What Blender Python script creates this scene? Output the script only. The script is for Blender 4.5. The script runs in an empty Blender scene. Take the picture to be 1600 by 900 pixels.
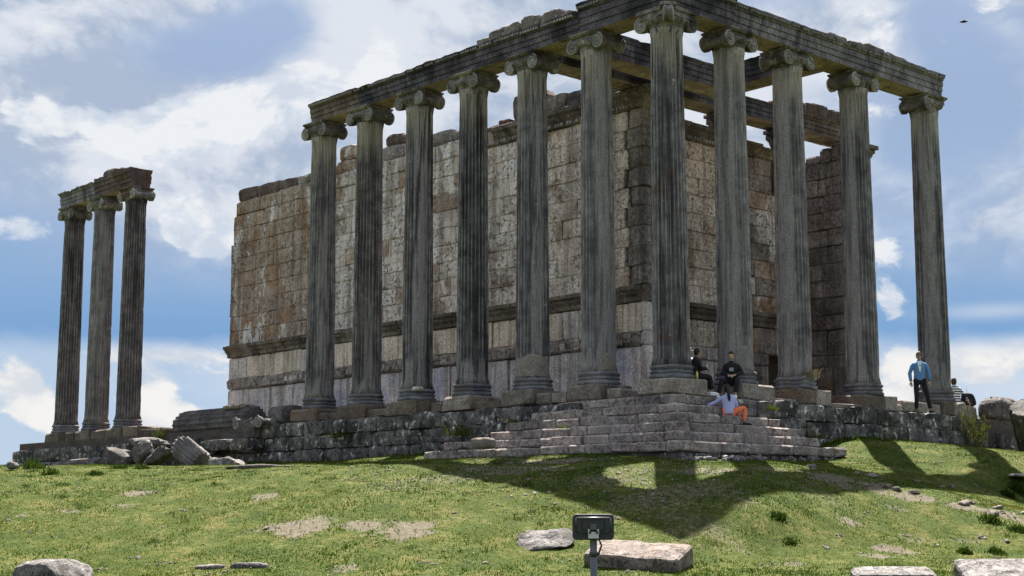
import bpy, bmesh, math, random
import numpy as np
from mathutils import Vector, Matrix, noise, Euler
R = math.radians
rnd = random.Random(7)
scene = bpy.context.scene
COL = scene.collection

# ------------------------------------------------------------------ camera, light, exposure
cam_d = bpy.data.cameras.new("camera"); cam = bpy.data.objects.new("camera", cam_d); COL.objects.link(cam)
CAM = Vector((24.305, -27.387, -3.140)); YAW = 2.4044; PITCH = 0.1480
cam.location = CAM
cam.rotation_euler = (math.pi / 2 + PITCH, 0.0, YAW - math.pi / 2)
cam_d.sensor_width = 36; cam_d.lens = 36 * 2314.09 / 1600
cam_d.clip_start = 0.1; cam_d.clip_end = 6000
scene.camera = cam
EXPO = 1.95
scene.view_settings.view_transform = 'Standard'; scene.view_settings.look = 'None'
scene.view_settings.exposure = EXPO; scene.view_settings.gamma = 1.0
SUN_AZ, SUN_EL = R(132.0), R(54.5)
sd = Vector((math.cos(SUN_EL) * math.cos(SUN_AZ), math.cos(SUN_EL) * math.sin(SUN_AZ), math.sin(SUN_EL)))
sun_d = bpy.data.lights.new("sun", 'SUN'); sun_d.energy = 4.9; sun_d.angle = R(0.5); sun_d.color = (1.0, 0.95, 0.86)
sun = bpy.data.objects.new("sun", sun_d); COL.objects.link(sun)
sun.rotation_euler = sd.to_track_quat('Z', 'Y').to_euler()

# ------------------------------------------------------------------ node helper
class NT:
    def __init__(s, tree):
        s.t = tree; s.n = tree.nodes; s.l = tree.links
    def new(s, typ, **kw):
        n = s.n.new(typ)
        for k, v in kw.items(): setattr(n, k, v)
        return n
    def put(s, sock, v):
        if v is None: return
        if isinstance(v, bpy.types.NodeSocket): s.l.new(v, sock)
        else:
            if sock.type == 'RGBA' and len(v) == 3: v = (*v, 1)
            sock.default_value = v
    def math(s, op, a, b=None, c=None, clamp=False):
        n = s.new('ShaderNodeMath', operation=op, use_clamp=clamp)
        s.put(n.inputs[0], a); s.put(n.inputs[1], b); s.put(n.inputs[2], c)
        return n.outputs[0]
    def vmath(s, op, a, b=None):
        n = s.new('ShaderNodeVectorMath', operation=op)
        s.put(n.inputs[0], a); s.put(n.inputs[1], b)
        return n.outputs[0]
    def noise(s, vec, scale, detail=4, rough=0.55, dist=0.0):
        n = s.new('ShaderNodeTexNoise')
        s.put(n.inputs['Vector'], vec); n.inputs['Scale'].default_value = scale
        n.inputs['Detail'].default_value = detail; n.inputs['Roughness'].default_value = rough
        n.inputs['Distortion'].default_value = dist
        return n.outputs['Fac']
    def voro(s, vec, scale, feat='F1', out='Distance'):
        n = s.new('ShaderNodeTexVoronoi', feature=feat); s.put(n.inputs['Vector'], vec); n.inputs['Scale'].default_value = scale
        return n.outputs[out]
    def step(s, v, a, b):
        n = s.new('ShaderNodeMapRange', interpolation_type='SMOOTHSTEP')
        s.put(n.inputs[0], v); n.inputs[1].default_value = a; n.inputs[2].default_value = b
        n.inputs[3].default_value = 0; n.inputs[4].default_value = 1
        return n.outputs[0]
    def mapr(s, v, a, b, c, d):
        n = s.new('ShaderNodeMapRange'); s.put(n.inputs[0], v)
        for i, x in enumerate((a, b, c, d)): n.inputs[i + 1].default_value = x
        return n.outputs[0]
    def mix(s, f, a, b, mode='MIX'):
        n = s.new('ShaderNodeMix', data_type='RGBA', blend_type=mode)
        s.put(n.inputs[0], f); s.put(n.inputs[6], a); s.put(n.inputs[7], b)
        return n.outputs[2]
    def ramp(s, f, stops, interp='LINEAR'):
        n = s.new('ShaderNodeValToRGB'); cr = n.color_ramp; cr.interpolation = interp
        while len(cr.elements) > 1: cr.elements.remove(cr.elements[0])
        cr.elements[0].position = stops[0][0]; cr.elements[0].color = (*stops[0][1], 1)
        for p, c in stops[1:]:
            e = cr.elements.new(p); e.color = (*c, 1)
        s.put(n.inputs[0], f)
        return n.outputs[0]
    def xyz(s, v):
        n = s.new('ShaderNodeSeparateXYZ'); s.put(n.inputs[0], v); return n.outputs
    def comb(s, x, y, z):
        n = s.new('ShaderNodeCombineXYZ')
        for i, v in enumerate((x, y, z)): s.put(n.inputs[i], v)
        return n.outputs[0]
    def scl(s, v, xyz):
        return s.vmath('MULTIPLY', v, xyz)

# ------------------------------------------------------------------ sky
world = bpy.data.worlds.new("World"); scene.world = world; world.use_nodes = True
w = NT(world.node_tree); w.n.clear()
SKY = 0.1
sky = w.new('ShaderNodeTexSky', sky_type='NISHITA', sun_disc=False)
sky.sun_elevation = SUN_EL; sky.sun_rotation = math.pi / 2 - SUN_AZ
tc = w.new('ShaderNodeTexCoord').outputs['Generated']
rot = w.new('ShaderNodeVectorRotate', rotation_type='Z_AXIS'); w.put(rot.inputs['Vector'], tc); rot.inputs['Angle'].default_value = -YAW
fx, ly, dz = w.xyz(rot.outputs[0])
hor = w.math('SQRT', w.math('ADD', w.math('MULTIPLY', fx, fx), w.math('MULTIPLY', ly, ly)))
el = w.math('DIVIDE', dz, w.math('MAXIMUM', hor, 0.001))       # tangent of the elevation
az = w.math('ARCTAN2', ly, fx)                                  # left positive
dirn = rot.outputs[0]
# clouds thin out towards the zenith on a layer seen in perspective; near the horizon they stack up flat
cz = w.math('MULTIPLY', w.math('ARCTANGENT', el), 1.75)
cv = w.comb(w.math('COSINE', az), w.math('SINE', az), cz)
warp = w.noise(w.vmath('ADD', cv, (3.1, 7.7, 1.3)), 5.0, 3)
wv = w.vmath('ADD', cv, w.scl(w.comb(warp, warp, w.math('MULTIPLY', warp, 1.4)), (0.10, 0.10, 0.10)))
def blob(px, py, sx, sy, amp=1.0):
    a0, e0 = math.atan((800 - px) / 2314), (795 - py) / 2314 * 1.01
    u = w.math('DIVIDE', w.math('SUBTRACT', az, a0), sx / 2314)
    v = w.math('DIVIDE', w.math('SUBTRACT', el, e0), sy / 2314)
    r2 = w.math('ADD', w.math('MULTIPLY', u, u), w.math('MULTIPLY', v, v))
    g = w.math('EXPONENT', w.math('MULTIPLY', r2, -1.0))
    return w.math('MULTIPLY', g, amp)
def add(*a):
    r = a[0]
    for x in a[1:]: r = w.math('ADD', r, x)
    return r
K = 1.0 / (2 ** EXPO * SKY)      # what a display value is worth in front of the background strength
base = w.ramp(w.math('MULTIPLY', el, 1.0), [(0.0, (.60, .71, .83)), (.035, (.56, .69, .85)), (.075, (.43, .60, .83)), (.112, (.205, .385, .665)),
      (.150, (.265, .425, .675)), (.20, (.35, .48, .70)), (.27, (.345, .455, .665)), (.5, (.45, .57, .78)), (1.0, (.45, .57, .78))])
n1 = w.noise(wv, 4.2, 7, .55)
n2 = w.noise(w.vmath('ADD', wv, (11, 4, 2)), 9.5, 8, .58)
n3 = w.noise(w.vmath('ADD', wv, (5, 1, 9)), 22, 7, .6)
nb = w.math('ADD', w.math('MULTIPLY', n2, .65), w.math('MULTIPLY', n3, .35))
# a broad soft layer above, as overhead everywhere
hi = w.step(el, .13, .20)
soft = w.step(add(n1, blob(60, 50, 260, 130, .30), blob(60, 190, 260, 90, .20), blob(330, 220, 260, 70, .14), blob(700, 60, 330, 110, .22), blob(1000, 20, 260, 120, .10),
                  blob(1330, 60, 110, 60, .16), blob(1580, 20, 90, 50, .12), blob(290, 90, 190, 75, -.30), blob(430, 40, 90, 70, -.24),
                  blob(1520, 200, 200, 110, -.18), blob(1480, 60, 70, 60, -.12)),   .36, .60)
soft = w.math('MULTIPLY', soft, hi)
softc = w.mix(w.step(add(n2, w.math('MULTIPLY', w.math('SUBTRACT', n3, .5), .5), w.math('MULTIPLY', w.math('SUBTRACT', n1, .5), .7)), .38, .60), (.42, .505, .65), (.765, .80, .865))
softc = w.mix(w.step(el, .36, .7), softc, (1.02, 1.03, 1.05))  # overhead cloud, out of view, brightened to fill the shaded stone
c = w.mix(w.math('MULTIPLY', soft, .93), base, softc)
# puffs in the middle of the sky
pm = add(nb, blob(130, 205, 150, 45, .20), blob(330, 170, 110, 50, .16), blob(430, 190, 70, 70, .16), blob(20, 270, 40, 90, .12), blob(285, 365, 48, 48, .34), blob(340, 395, 45, 38, .26),
         blob(40, 385, 75, 40, .20), blob(590, 130, 160, 60, .14), blob(1385, 50, 45, 40, .16), blob(1580, 25, 45, 30, .16), blob(300, 265, 70, 25, .13), blob(1395, 450, 30, 75, .17), blob(1415, 500, 40, 40, .12), blob(1440, 190, 60, 40, .06), blob(250, 240, 60, 40, .1), blob(300, 480, 300, 60, -.15), blob(1540, 340, 150, 120, -.15))
puff = w.step(pm, .61, .68)
puff = w.math('MULTIPLY', puff, w.step(el, .10, .125))
pc = w.mix(w.step(add(n3, w.math('MULTIPLY', w.math('SUBTRACT', n2, .5), .8)), .42, .6), (.62, .69, .80), (.86, .88, .91))
c = w.mix(w.math('MULTIPLY', puff, .95), c, pc)
# the bank of cloud near the horizon, hazy with bright heads
edge = w.math('ADD', el, w.math('MULTIPLY', w.math('SUBTRACT', n2, .5), .035))
bank = w.math('SUBTRACT', 1.0, w.step(edge, .098, .118))
c = w.mix(w.math('MULTIPLY', bank, .72), c, w.mix(w.step(n1, .35, .65), (.50, .62, .78), (.71, .78, .86)))
lm = add(nb, blob(40, 620, 45, 40, .22), blob(60, 655, 40, 35, .14), blob(150, 690, 60, 18, .12), blob(245, 640, 30, 40, .22), blob(290, 660, 40, 30, .16), blob(1410, 610, 45, 55, .22), blob(1540, 590, 60, 50, .20), blob(1590, 560, 50, 25, .14),
         blob(20, 690, 90, 25, -.1), blob(180, 560, 190, 25, .05))
low = w.math('MULTIPLY', w.step(lm, .545, .62), w.math('SUBTRACT', 1.0, w.step(el, .095, .115)))
lc = w.mix(w.step(n3, .40, .60), (.70, .735, .785), (.95, .925, .89))
c = w.mix(w.math('MULTIPLY', low, .92), c, lc)
strip = w.math('MULTIPLY', blob(1560, 505, 90, 12, 1.0), .6)
c = w.mix(strip, c, (.62, .70, .82))
nz = w.vmath('MULTIPLY', sky.outputs[0], (1, 1, 1))
c = w.vmath('MULTIPLY', c, (K, K, K))
up_f = w.math('MULTIPLY', w.math('SUBTRACT', 1.0, soft), w.math('MULTIPLY', w.step(el, .35, .9), .30))
c = w.mix(up_f, c, nz)
below = w.math('SUBTRACT', 1.0, w.step(dz, -.06, -.01))
c = w.mix(below, c, (.11 * K, .11 * K, .085 * K))
bg = w.new('ShaderNodeBackground'); w.put(bg.inputs['Color'], c); bg.inputs['Strength'].default_value = SKY
out = w.new('ShaderNodeOutputWorld'); w.l.new(bg.outputs[0], out.inputs['Surface'])

# ------------------------------------------------------------------ materials
def mat_new(name):
    m = bpy.data.materials.new(name); m.use_nodes = True
    t = NT(m.node_tree); t.n.clear()
    o = t.new('ShaderNodeOutputMaterial'); b = t.new('ShaderNodeBsdfPrincipled')
    t.l.new(b.outputs[0], o.inputs[0])
    return m, t, b, o
def plain(name, col, rough=.7, metal=0.0, var=.12, scale=30):
    m, t, b, o = mat_new(name)
    p = t.new('ShaderNodeTexCoord').outputs['Object']
    n = t.noise(p, scale, 4)
    t.put(b.inputs['Base Color'], t.mix(n, tuple(x * (1 - var) for x in col), tuple(min(1, x * (1 + var)) for x in col)))
    b.inputs['Roughness'].default_value = rough; b.inputs['Metallic'].default_value = metal
    b.inputs['Specular IOR Level'].default_value = .3
    return m
def stone(name, dark, mid, light, sc=1.0, stain=None, stain_t=(.55, .68), stain2=None, stain2_t=(.56, .66), lich=None, lich_t=(.63, .70), lich_sc=7.0,
          streak=0.0, streak_col=(.02, .02, .022), streak_sc=5.0, pits=0.0, rand=.22, bump=.5, erode=None, neck=None, coord='world', rough=.9, blk=.25, fine=1.0):
    m, t, b, o = mat_new(name)
    if coord == 'world': p = t.new('ShaderNodeNewGeometry').outputs['Position']
    else: p = t.new('ShaderNodeTexCoord').outputs['Object']
    oi = t.new('ShaderNodeObjectInfo').outputs['Random']
    off = t.vmath('ADD', p, t.comb(t.math('MULTIPLY', oi, 7.0), t.math('MULTIPLY', oi, 13.0), 0.0)) if coord == 'world' else p
    n1 = t.noise(p, 1.1 * sc, 7, .62, .3)
    nl = t.noise(t.vmath('ADD', p, t.comb(t.math('MULTIPLY', oi, blk), t.math('MULTIPLY', oi, blk * 2), 0.0)), 2.6 * sc, 6, .65)
    nf = t.noise(p, 17 * sc, 6, .65)
    f = t.math('ADD', t.math('MULTIPLY', n1, .6), t.math('MULTIPLY', nl, .4))
    c = t.ramp(f, [(.30, dark), (.48, mid), (.66, light)])
    if stain:
        c = t.mix(t.math('MULTIPLY', t.step(t.noise(t.vmath('ADD', p, (9, 3, 5)), .75 * sc, 6, .6, .4), *stain_t), .85), c, stain)
    if stain2:
        c = t.mix(t.math('MULTIPLY', t.step(t.noise(t.vmath('ADD', t.scl(p, (1, 1, .55)), (2, 13, 7)), 1.3 * sc, 7, .68, .5), *stain2_t), .85), c, stain2)
    if neck:   # clean stone sheltered below the capital
        z = t.xyz(p)[2]
        c = t.mix(t.math('MULTIPLY', t.step(t.math('ADD', z, t.math('MULTIPLY', t.noise(t.scl(p, (6, 6, .6)), 1.0, 4), 2.6)), neck[1], neck[1] + 1.3), .8), c, neck[0])
    if erode:
        at = t.new('ShaderNodeAttribute', attribute_name='erode').outputs['Fac']
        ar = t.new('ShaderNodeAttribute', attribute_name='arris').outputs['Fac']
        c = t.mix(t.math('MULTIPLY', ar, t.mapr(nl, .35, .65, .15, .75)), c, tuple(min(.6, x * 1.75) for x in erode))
        c = t.mix(t.math('MULTIPLY', at, .8), c, t.ramp(nf, [(.3, tuple(x * .72 for x in erode)), (.7, erode)]))
    if streak > 0:
        s1 = t.noise(t.scl(p, (1, 1, .055)), streak_sc, 5, .6, .2)
        s2 = t.noise(t.scl(p, (1, 1, .04)), streak_sc * 3.1, 4, .6)
        sm = t.math('MAXIMUM', t.step(s1, .50, .64), t.math('MULTIPLY', t.step(s2, .52, .66), .75))
        c = t.mix(t.math('MULTIPLY', sm, streak), c, streak_col)
        s3 = t.noise(t.vmath('ADD', t.scl(p, (1, 1, .05)), (4, 8, 3)), streak_sc * 2.3, 4, .6)
        c = t.mix(t.math('MULTIPLY', t.step(s3, .60, .72), .35 * streak), c, tuple(min(.6, x * 2.0) for x in light))
    c = t.mix(1.0, c, t.ramp(nf, [(p_, tuple(1 + (q_ - 1) * fine for q_ in c_)) for p_, c_ in ((.30, (.40, .375, .39)), (.43, (.80, .765, .80)), (.55, (1.12, 1.07, 1.12)), (.72, (1.60, 1.53, 1.57)))]), 'MULTIPLY')
    if lich:
        lm = t.math('MULTIPLY', t.step(t.noise(off, lich_sc, 4, .6), *lich_t), t.step(n1, .38, .55))
        c = t.mix(t.math('MULTIPLY', lm, .8), c, lich)
    h = t.math('ADD', t.math('MULTIPLY', nf, .5), t.math('MULTIPLY', nl, .8))
    if pits > 0:
        pv = t.noise(off, 8.0, 5, .7, .6)
        pm = t.step(pv, .545, .60)
        pm = t.math('MULTIPLY', pm, t.step(t.noise(p, .9, 3), .36, .52))
        c = t.mix(t.math('MULTIPLY', pm, pits), c, tuple(x * .45 for x in dark))
        h = t.math('SUBTRACT', h, t.math('MULTIPLY', pm, 1.2))
    br = t.mapr(oi, 0, 1, 1 - rand, 1 + rand)
    hs = t.new('ShaderNodeHueSaturation'); t.put(hs.inputs['Color'], c); t.put(hs.inputs['Value'], br)
    hs.inputs['Hue'].default_value = .5
    t.put(hs.inputs['Saturation'], t.mapr(t.math('FRACT', t.math('MULTIPLY', oi, 17.3)), 0, 1, .92, 1.08))
    t.put(b.inputs['Base Color'], hs.outputs[0])
    b.inputs['Roughness'].default_value = rough; b.inputs['Specular IOR Level'].default_value = .25
    bp = t.new('ShaderNodeBump'); bp.inputs['Strength'].default_value = bump; bp.inputs['Distance'].default_value = .05
    t.put(bp.inputs['Height'], h); t.l.new(bp.outputs[0], b.inputs['Normal'])
    return m
M = {}
M['wall_brown'] = stone('wall_brown', (.20, .15, .115), (.37, .29, .225), (.55, .475, .40), stain=(.31, .195, .11), stain_t=(.50, .64), stain2=(.70, .69, .66), stain2_t=(.56, .60), streak=.5, streak_col=(.075, .058, .045), streak_sc=2.2, pits=.6, rand=.10, bump=.8, fine=.75)
M['wall_white'] = stone('wall_white', (.30, .255, .215), (.58, .525, .465), (.78, .75, .70), stain=(.27, .18, .105), stain_t=(.54, .66), stain2=(.74, .73, .72), stain2_t=(.55, .60), streak=.55, streak_col=(.13, .11, .085), streak_sc=2.4, pits=.8, fine=.75, rand=.12, bump=.8)
M['wall_bright'] = stone('wall_bright', (.34, .295, .24), (.60, .53, .445), (.76, .70, .61), stain=(.33, .235, .145), stain_t=(.54, .66), streak=.5, streak_col=(.12, .10, .08), streak_sc=2.3, pits=.85, rand=.12, bump=.7)
M['slab'] = stone('slab', (.28, .26, .235), (.52, .485, .44), (.68, .65, .605), stain=(.36, .37, .42), stain_t=(.52, .66), streak=.6, streak_col=(.13, .10, .075), streak_sc=2.6, rand=.14, bump=.3)
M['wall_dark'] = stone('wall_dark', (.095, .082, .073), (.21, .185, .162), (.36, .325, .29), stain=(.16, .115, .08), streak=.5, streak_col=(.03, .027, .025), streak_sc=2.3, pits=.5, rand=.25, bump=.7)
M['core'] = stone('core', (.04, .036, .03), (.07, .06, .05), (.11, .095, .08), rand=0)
M['dado'] = stone('dado', (.38, .325, .245), (.62, .54, .42), (.75, .67, .55), stain=(.30, .21, .12), stain_t=(.55, .68), streak=.55, streak_col=(.12, .09, .06), streak_sc=2.5, rand=.12, bump=.6)
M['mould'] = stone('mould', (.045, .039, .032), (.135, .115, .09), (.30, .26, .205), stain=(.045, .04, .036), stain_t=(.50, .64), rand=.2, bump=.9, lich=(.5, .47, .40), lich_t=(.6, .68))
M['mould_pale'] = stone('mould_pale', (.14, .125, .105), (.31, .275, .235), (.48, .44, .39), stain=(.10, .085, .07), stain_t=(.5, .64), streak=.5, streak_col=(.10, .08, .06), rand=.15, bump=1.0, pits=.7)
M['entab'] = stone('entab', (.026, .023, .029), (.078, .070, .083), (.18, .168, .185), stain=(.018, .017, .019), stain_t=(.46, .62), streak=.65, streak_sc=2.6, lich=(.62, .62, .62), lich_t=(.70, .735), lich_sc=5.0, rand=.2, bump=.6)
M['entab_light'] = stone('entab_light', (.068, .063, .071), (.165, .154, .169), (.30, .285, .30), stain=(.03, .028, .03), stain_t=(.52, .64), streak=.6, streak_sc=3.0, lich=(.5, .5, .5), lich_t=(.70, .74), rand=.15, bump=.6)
M['entab_red'] = stone('entab_red', (.042, .032, .029), (.105, .080, .068), (.22, .175, .15), stain=(.125, .065, .045), stain_t=(.52, .66), streak=.5, streak_col=(.02, .018, .017), rand=.2, bump=.7)
M['soffit'] = stone('soffit', (.12, .095, .068), (.30, .245, .18), (.45, .39, .30), stain=(.07, .055, .04), rand=.15, bump=.5)
M['capital'] = stone('capital', (.048, .043, .042), (.15, .136, .122), (.34, .31, .275), sc=2.0, stain=(.03, .028, .027), stain_t=(.52, .64), lich=(.48, .45, .38), lich_t=(.6, .68), lich_sc=5, rand=.25, bump=.9)
M['volute'] = stone('volute', (.13, .125, .115), (.29, .28, .255), (.46, .44, .40), sc=2.0, stain=(.06, .056, .05), stain_t=(.54, .66), rand=.25, bump=.8)
M['topstone'] = stone('topstone', (.06, .05, .045), (.16, .14, .125), (.33, .30, .27), lich=(.55, .54, .52), lich_t=(.60, .68), rand=.25, bump=.9)
M['plinth'] = stone('plinth', (.10, .088, .072), (.20, .178, .148), (.31, .28, .235), stain=(.085, .075, .06), stain2=(.20, .14, .085), stain2_t=(.58, .72), rand=.22, bump=.6, lich=(.42, .40, .34), lich_t=(.66, .73))
M['plinth_brown'] = stone('plinth_brown', (.05, .042, .035), (.115, .092, .070), (.20, .165, .13), stain=(.15, .095, .055), stain_t=(.56, .70), rand=.25, bump=.7)
M['basemat'] = stone('basemat', (.05, .052, .058), (.125, .13, .138), (.25, .25, .245), sc=2.0, stain=(.12, .10, .075), stain_t=(.55, .68), rand=.2, bump=.6)
M['podium'] = stone('podium', (.045, .045, .043), (.13, .125, .115), (.26, .25, .23), sc=1.7, lich=(.60, .59, .55), lich_t=(.55, .635), lich_sc=5.5, stain=(.028, .028, .027), stain_t=(.47, .60), stain2=(.10, .095, .05), stain2_t=(.60, .70), rand=.35, bump=1.0, pits=.4)
M['step'] = stone('step', (.13, .112, .10), (.27, .236, .21), (.42, .385, .345), sc=1.6, stain=(.15, .125, .118), stain_t=(.52, .66), stain2=(.26, .21, .16), stain2_t=(.56, .68), lich=(.46, .45, .42), lich_t=(.62, .69), lich_sc=9, rand=.22, bump=.9, pits=.25)
M['drum_dark'] = stone('drum_dark', (.03, .029, .028), (.085, .08, .076), (.18, .17, .16), sc=1.5, lich=(.5, .48, .44), lich_t=(.62, .70), stain=(.13, .085, .045), stain_t=(.58, .7), rand=.15, bump=.8)
M['drum_light'] = stone('drum_light', (.075, .07, .066), (.13, .122, .113), (.25, .235, .215), sc=1.5, stain=(.28, .17, .075), stain_t=(.56, .66), lich=(.48, .46, .42), rand=.1, bump=.8)
M['rock'] = stone('rock', (.07, .066, .062), (.165, .155, .143), (.29, .275, .255), sc=2.6, lich=(.48, .47, .43), lich_t=(.58, .66), lich_sc=11, stain=(.10, .10, .075), stain_t=(.56, .68), rand=.15, bump=1.0, pits=.5)
M['rock_buff'] = stone('rock_buff', (.095, .08, .07), (.21, .18, .152), (.32, .28, .245), sc=2.8, lich=(.2, .18, .16), lich_t=(.60, .68), lich_sc=14, stain=(.30, .23, .17), rand=.1, bump=1.0, pits=.4)
M['rock_dark'] = stone('rock_dark', (.03, .028, .026), (.08, .074, .066), (.17, .16, .14), sc=1.8, lich=(.42, .40, .36), lich_t=(.60, .68), stain=(.16, .10, .06), stain_t=(.58, .70), rand=.25, bump=1.0)
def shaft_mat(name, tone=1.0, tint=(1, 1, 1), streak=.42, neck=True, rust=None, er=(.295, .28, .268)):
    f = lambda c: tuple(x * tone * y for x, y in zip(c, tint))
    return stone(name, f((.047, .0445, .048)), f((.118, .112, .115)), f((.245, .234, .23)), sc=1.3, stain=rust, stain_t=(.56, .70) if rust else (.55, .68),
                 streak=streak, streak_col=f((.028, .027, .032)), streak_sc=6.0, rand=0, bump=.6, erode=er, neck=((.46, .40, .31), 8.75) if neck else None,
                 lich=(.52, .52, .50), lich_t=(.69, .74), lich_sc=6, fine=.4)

# ------------------------------------------------------------------ object helpers
WM = {}
def link(o, mw=None, parent=None, label=None, cat=None, group=None, kind=None):
    COL.objects.link(o)
    mw = mw or Matrix.Identity(4)
    if parent is not None:
        o.parent = parent; o.matrix_parent_inverse = WM[parent.name].inverted()
    o.matrix_basis = mw; WM[o.name] = mw
    if label: o['label'] = label
    if cat: o['category'] = cat
    if group: o['group'] = group
    if kind: o['kind'] = kind
    return o
def T(x, y, z, rz=0.0, rx=0.0, ry=0.0):
    return Matrix.Translation((x, y, z)) @ Euler((rx, ry, rz)).to_matrix().to_4x4()
def thing(name, loc, label, cat, group=None, rz=0.0):
    return link(bpy.data.objects.new(name, None), T(*loc, rz), None, label, cat, group)
def mesh(name, v, f, mat, smooth=False):
    me = bpy.data.meshes.new(name); me.from_pydata([tuple(x) for x in v], [], f); me.update()
    for m in (mat if isinstance(mat, (list, tuple)) else [mat]): me.materials.append(m)
    if smooth: me.polygons.foreach_set('use_smooth', [True] * len(me.polygons))
    return me
def obj(name, me, mw=None, parent=None, **k):
    return link(bpy.data.objects.new(name, me), mw, parent, **k)
class MB:
    """collects pieces that become ONE mesh"""
    def __init__(s): s.v = []; s.f = []
    def add(s, v, f, mw=None):
        o = len(s.v)
        s.v += [tuple(mw @ Vector(x)) for x in v] if mw is not None else [tuple(x) for x in v]
        s.f += [tuple(i + o for i in q) for q in f]
        return s
    def mesh(s, name, mat, smooth=False): return mesh(name, s.v, s.f, mat, smooth)
def _topo():
    idx = {}; n = 0
    for c in [(a, b, d) for a in (-1, 1) for b in (-1, 1) for d in (-1, 1)]:
        for ax in range(3): idx[(c, ax)] = n; n += 1
    P = [None] * n
    for (c, ax), i in idx.items(): P[i] = Vector([c[k] * (1.0 if k == ax else .7) for k in range(3)])
    F = []
    for ax in range(3):
        o1, o2 = [k for k in range(3) if k != ax]
        for s in (-1, 1):
            q = []
            for a, b in ((-1, -1), (1, -1), (1, 1), (-1, 1)):
                c = [0, 0, 0]; c[ax] = s; c[o1] = a; c[o2] = b; q.append(idx[(tuple(c), ax)])
            F.append(q)
        for a in (-1, 1):
            for b in (-1, 1):
                c1 = [0, 0, 0]; c1[ax] = -1; c1[o1] = a; c1[o2] = b; c2 = c1[:]; c2[ax] = 1
                c1 = tuple(c1); c2 = tuple(c2)
                F.append([idx[(c1, o1)], idx[(c2, o1)], idx[(c2, o2)], idx[(c1, o2)]])
    for c in [(a, b, d) for a in (-1, 1) for b in (-1, 1) for d in (-1, 1)]: F.append([idx[(c, k)] for k in range(3)])
    R_ = []
    for q in F:
        nrm = (P[q[1]] - P[q[0]]).cross(P[q[2]] - P[q[0]]); cen = sum((P[i] for i in q), Vector())
        R_.append(tuple(q if nrm.dot(cen) > 0 else q[::-1]))
    return idx, R_
IDX, BF = _topo()
def block_v(d, b=.015, j=.006, chip=.12):
    hx, hy, hz = (max(x, .02) / 2 for x in d)
    v = [None] * 24
    cb = {}
    for (c, ax), i in IDX.items():
        if c not in cb:
            k = b * rnd.uniform(.6, 1.5) * (rnd.uniform(2, 5) if rnd.random() < chip else 1)
            cb[c] = min(k, .4 * min(hx, hy, hz) * 2 * .45)
        k = cb[c]; h = (hx, hy, hz)
        v[i] = tuple(c[m] * (h[m] - (0 if m == ax else k)) + rnd.uniform(-j, j) for m in range(3))
    return v
def block(name, lo, hi, mat, parent, b=.015, j=.006, chip=.12, rot=(0, 0, 0), **k):
    d = [hi[i] - lo[i] for i in range(3)]; c = [(hi[i] + lo[i]) / 2 for i in range(3)]
    return obj(name, mesh(name, block_v(d, b, j, chip), BF, mat), T(c[0], c[1], c[2], rot[2], rot[0], rot[1]), parent, **k)
def box_v(lo, hi):
    (a, b, c), (d, e, f) = lo, hi
    return [(a, b, c), (d, b, c), (d, e, c), (a, e, c), (a, b, f), (d, b, f), (d, e, f), (a, e, f)], \
           [(3, 2, 1, 0), (4, 5, 6, 7), (0, 1, 5, 4), (1, 2, 6, 5), (2, 3, 7, 6), (3, 0, 4, 7)]
def _grid(n):
    key = {}; V = []; F = []
    def vid(p):
        if p not in key: key[p] = len(V); V.append(p)
        return key[p]
    for ax in range(3):
        o1, o2 = (ax + 1) % 3, (ax + 2) % 3
        for s in (0, n):
            for i in range(n):
                for j in range(n):
                    q = []
                    for a, b in ((i, j), (i + 1, j), (i + 1, j + 1), (i, j + 1)):
                        p = [0, 0, 0]; p[ax] = s; p[o1] = a; p[o2] = b; q.append(vid(tuple(p)))
                    F.append(tuple(q if s else q[::-1]))
    return [tuple(2 * x / n - 1 for x in p) for p in V], F
GR = {n: _grid(n) for n in (2, 3, 4, 6, 9, 12)}
def rock_v(d, n=4, pw=5.0, amp=.08, sc=2.0, seed=0.0, cuts=0):
    V, F = GR[n]; out = []
    s = Vector((seed * 3.7, seed * 1.9, seed * 5.3))
    pl = []
    rr = random.Random(int(seed * 1000) + 5)
    for _ in range(cuts):
        nn = Vector((rr.uniform(-1, 1), rr.uniform(-1, 1), rr.uniform(-.2, 1))).normalized(); pl.append((nn, rr.uniform(.55, .9)))
    dm = max(d)
    for p in V:
        q = Vector(p); l = sum(abs(x) ** pw for x in q) ** (1 / pw); q = q / l
        for nn, t in pl:
            e = q.dot(nn) - t
            if e > 0: q -= nn * e
        wv = Vector((q.x * d[0] / 2, q.y * d[1] / 2, q.z * d[2] / 2))
        nz = noise.noise(wv * sc + s) + .5 * noise.noise(wv * sc * 2.3 + s) + .3 * noise.noise(wv * sc * 5 + s)
        dirv = Vector((q.x / max(d[0], .01), q.y / max(d[1], .01), q.z / max(d[2], .01))).normalized()
        out.append(tuple(wv + dirv * nz * amp))
    return out, F
def rock(name, c, d, mat, parent=None, rz=0.0, rx=0.0, ry=0.0, n=4, pw=5.0, amp=.05, sc=2.0, cuts=0, smooth=False, **k):
    v, f = rock_v(d, n, pw, amp, sc, rnd.uniform(0, 60), cuts)
    return obj(name, mesh(name, v, f, mat, smooth), T(c[0], c[1], c[2], rz, rx, ry), parent, **k)
def lathe(prof, n=24, mod=None, cap=True):
    v = []; f = []
    for r, z in prof:
        for i in range(n):
            a = 2 * math.pi * i / n; rr = r * (mod(a, z) if mod else 1)
            v.append((rr * math.cos(a), rr * math.sin(a), z))
    for k in range(len(prof) - 1):
        for i in range(n):
            j = (i + 1) % n
            f.append((k * n + i, k * n + j, (k + 1) * n + j, (k + 1) * n + i))
    if cap: f.append(tuple(range(n))[::-1]); f.append(tuple((len(prof) - 1) * n + i for i in range(n)))
    return v, f
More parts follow.
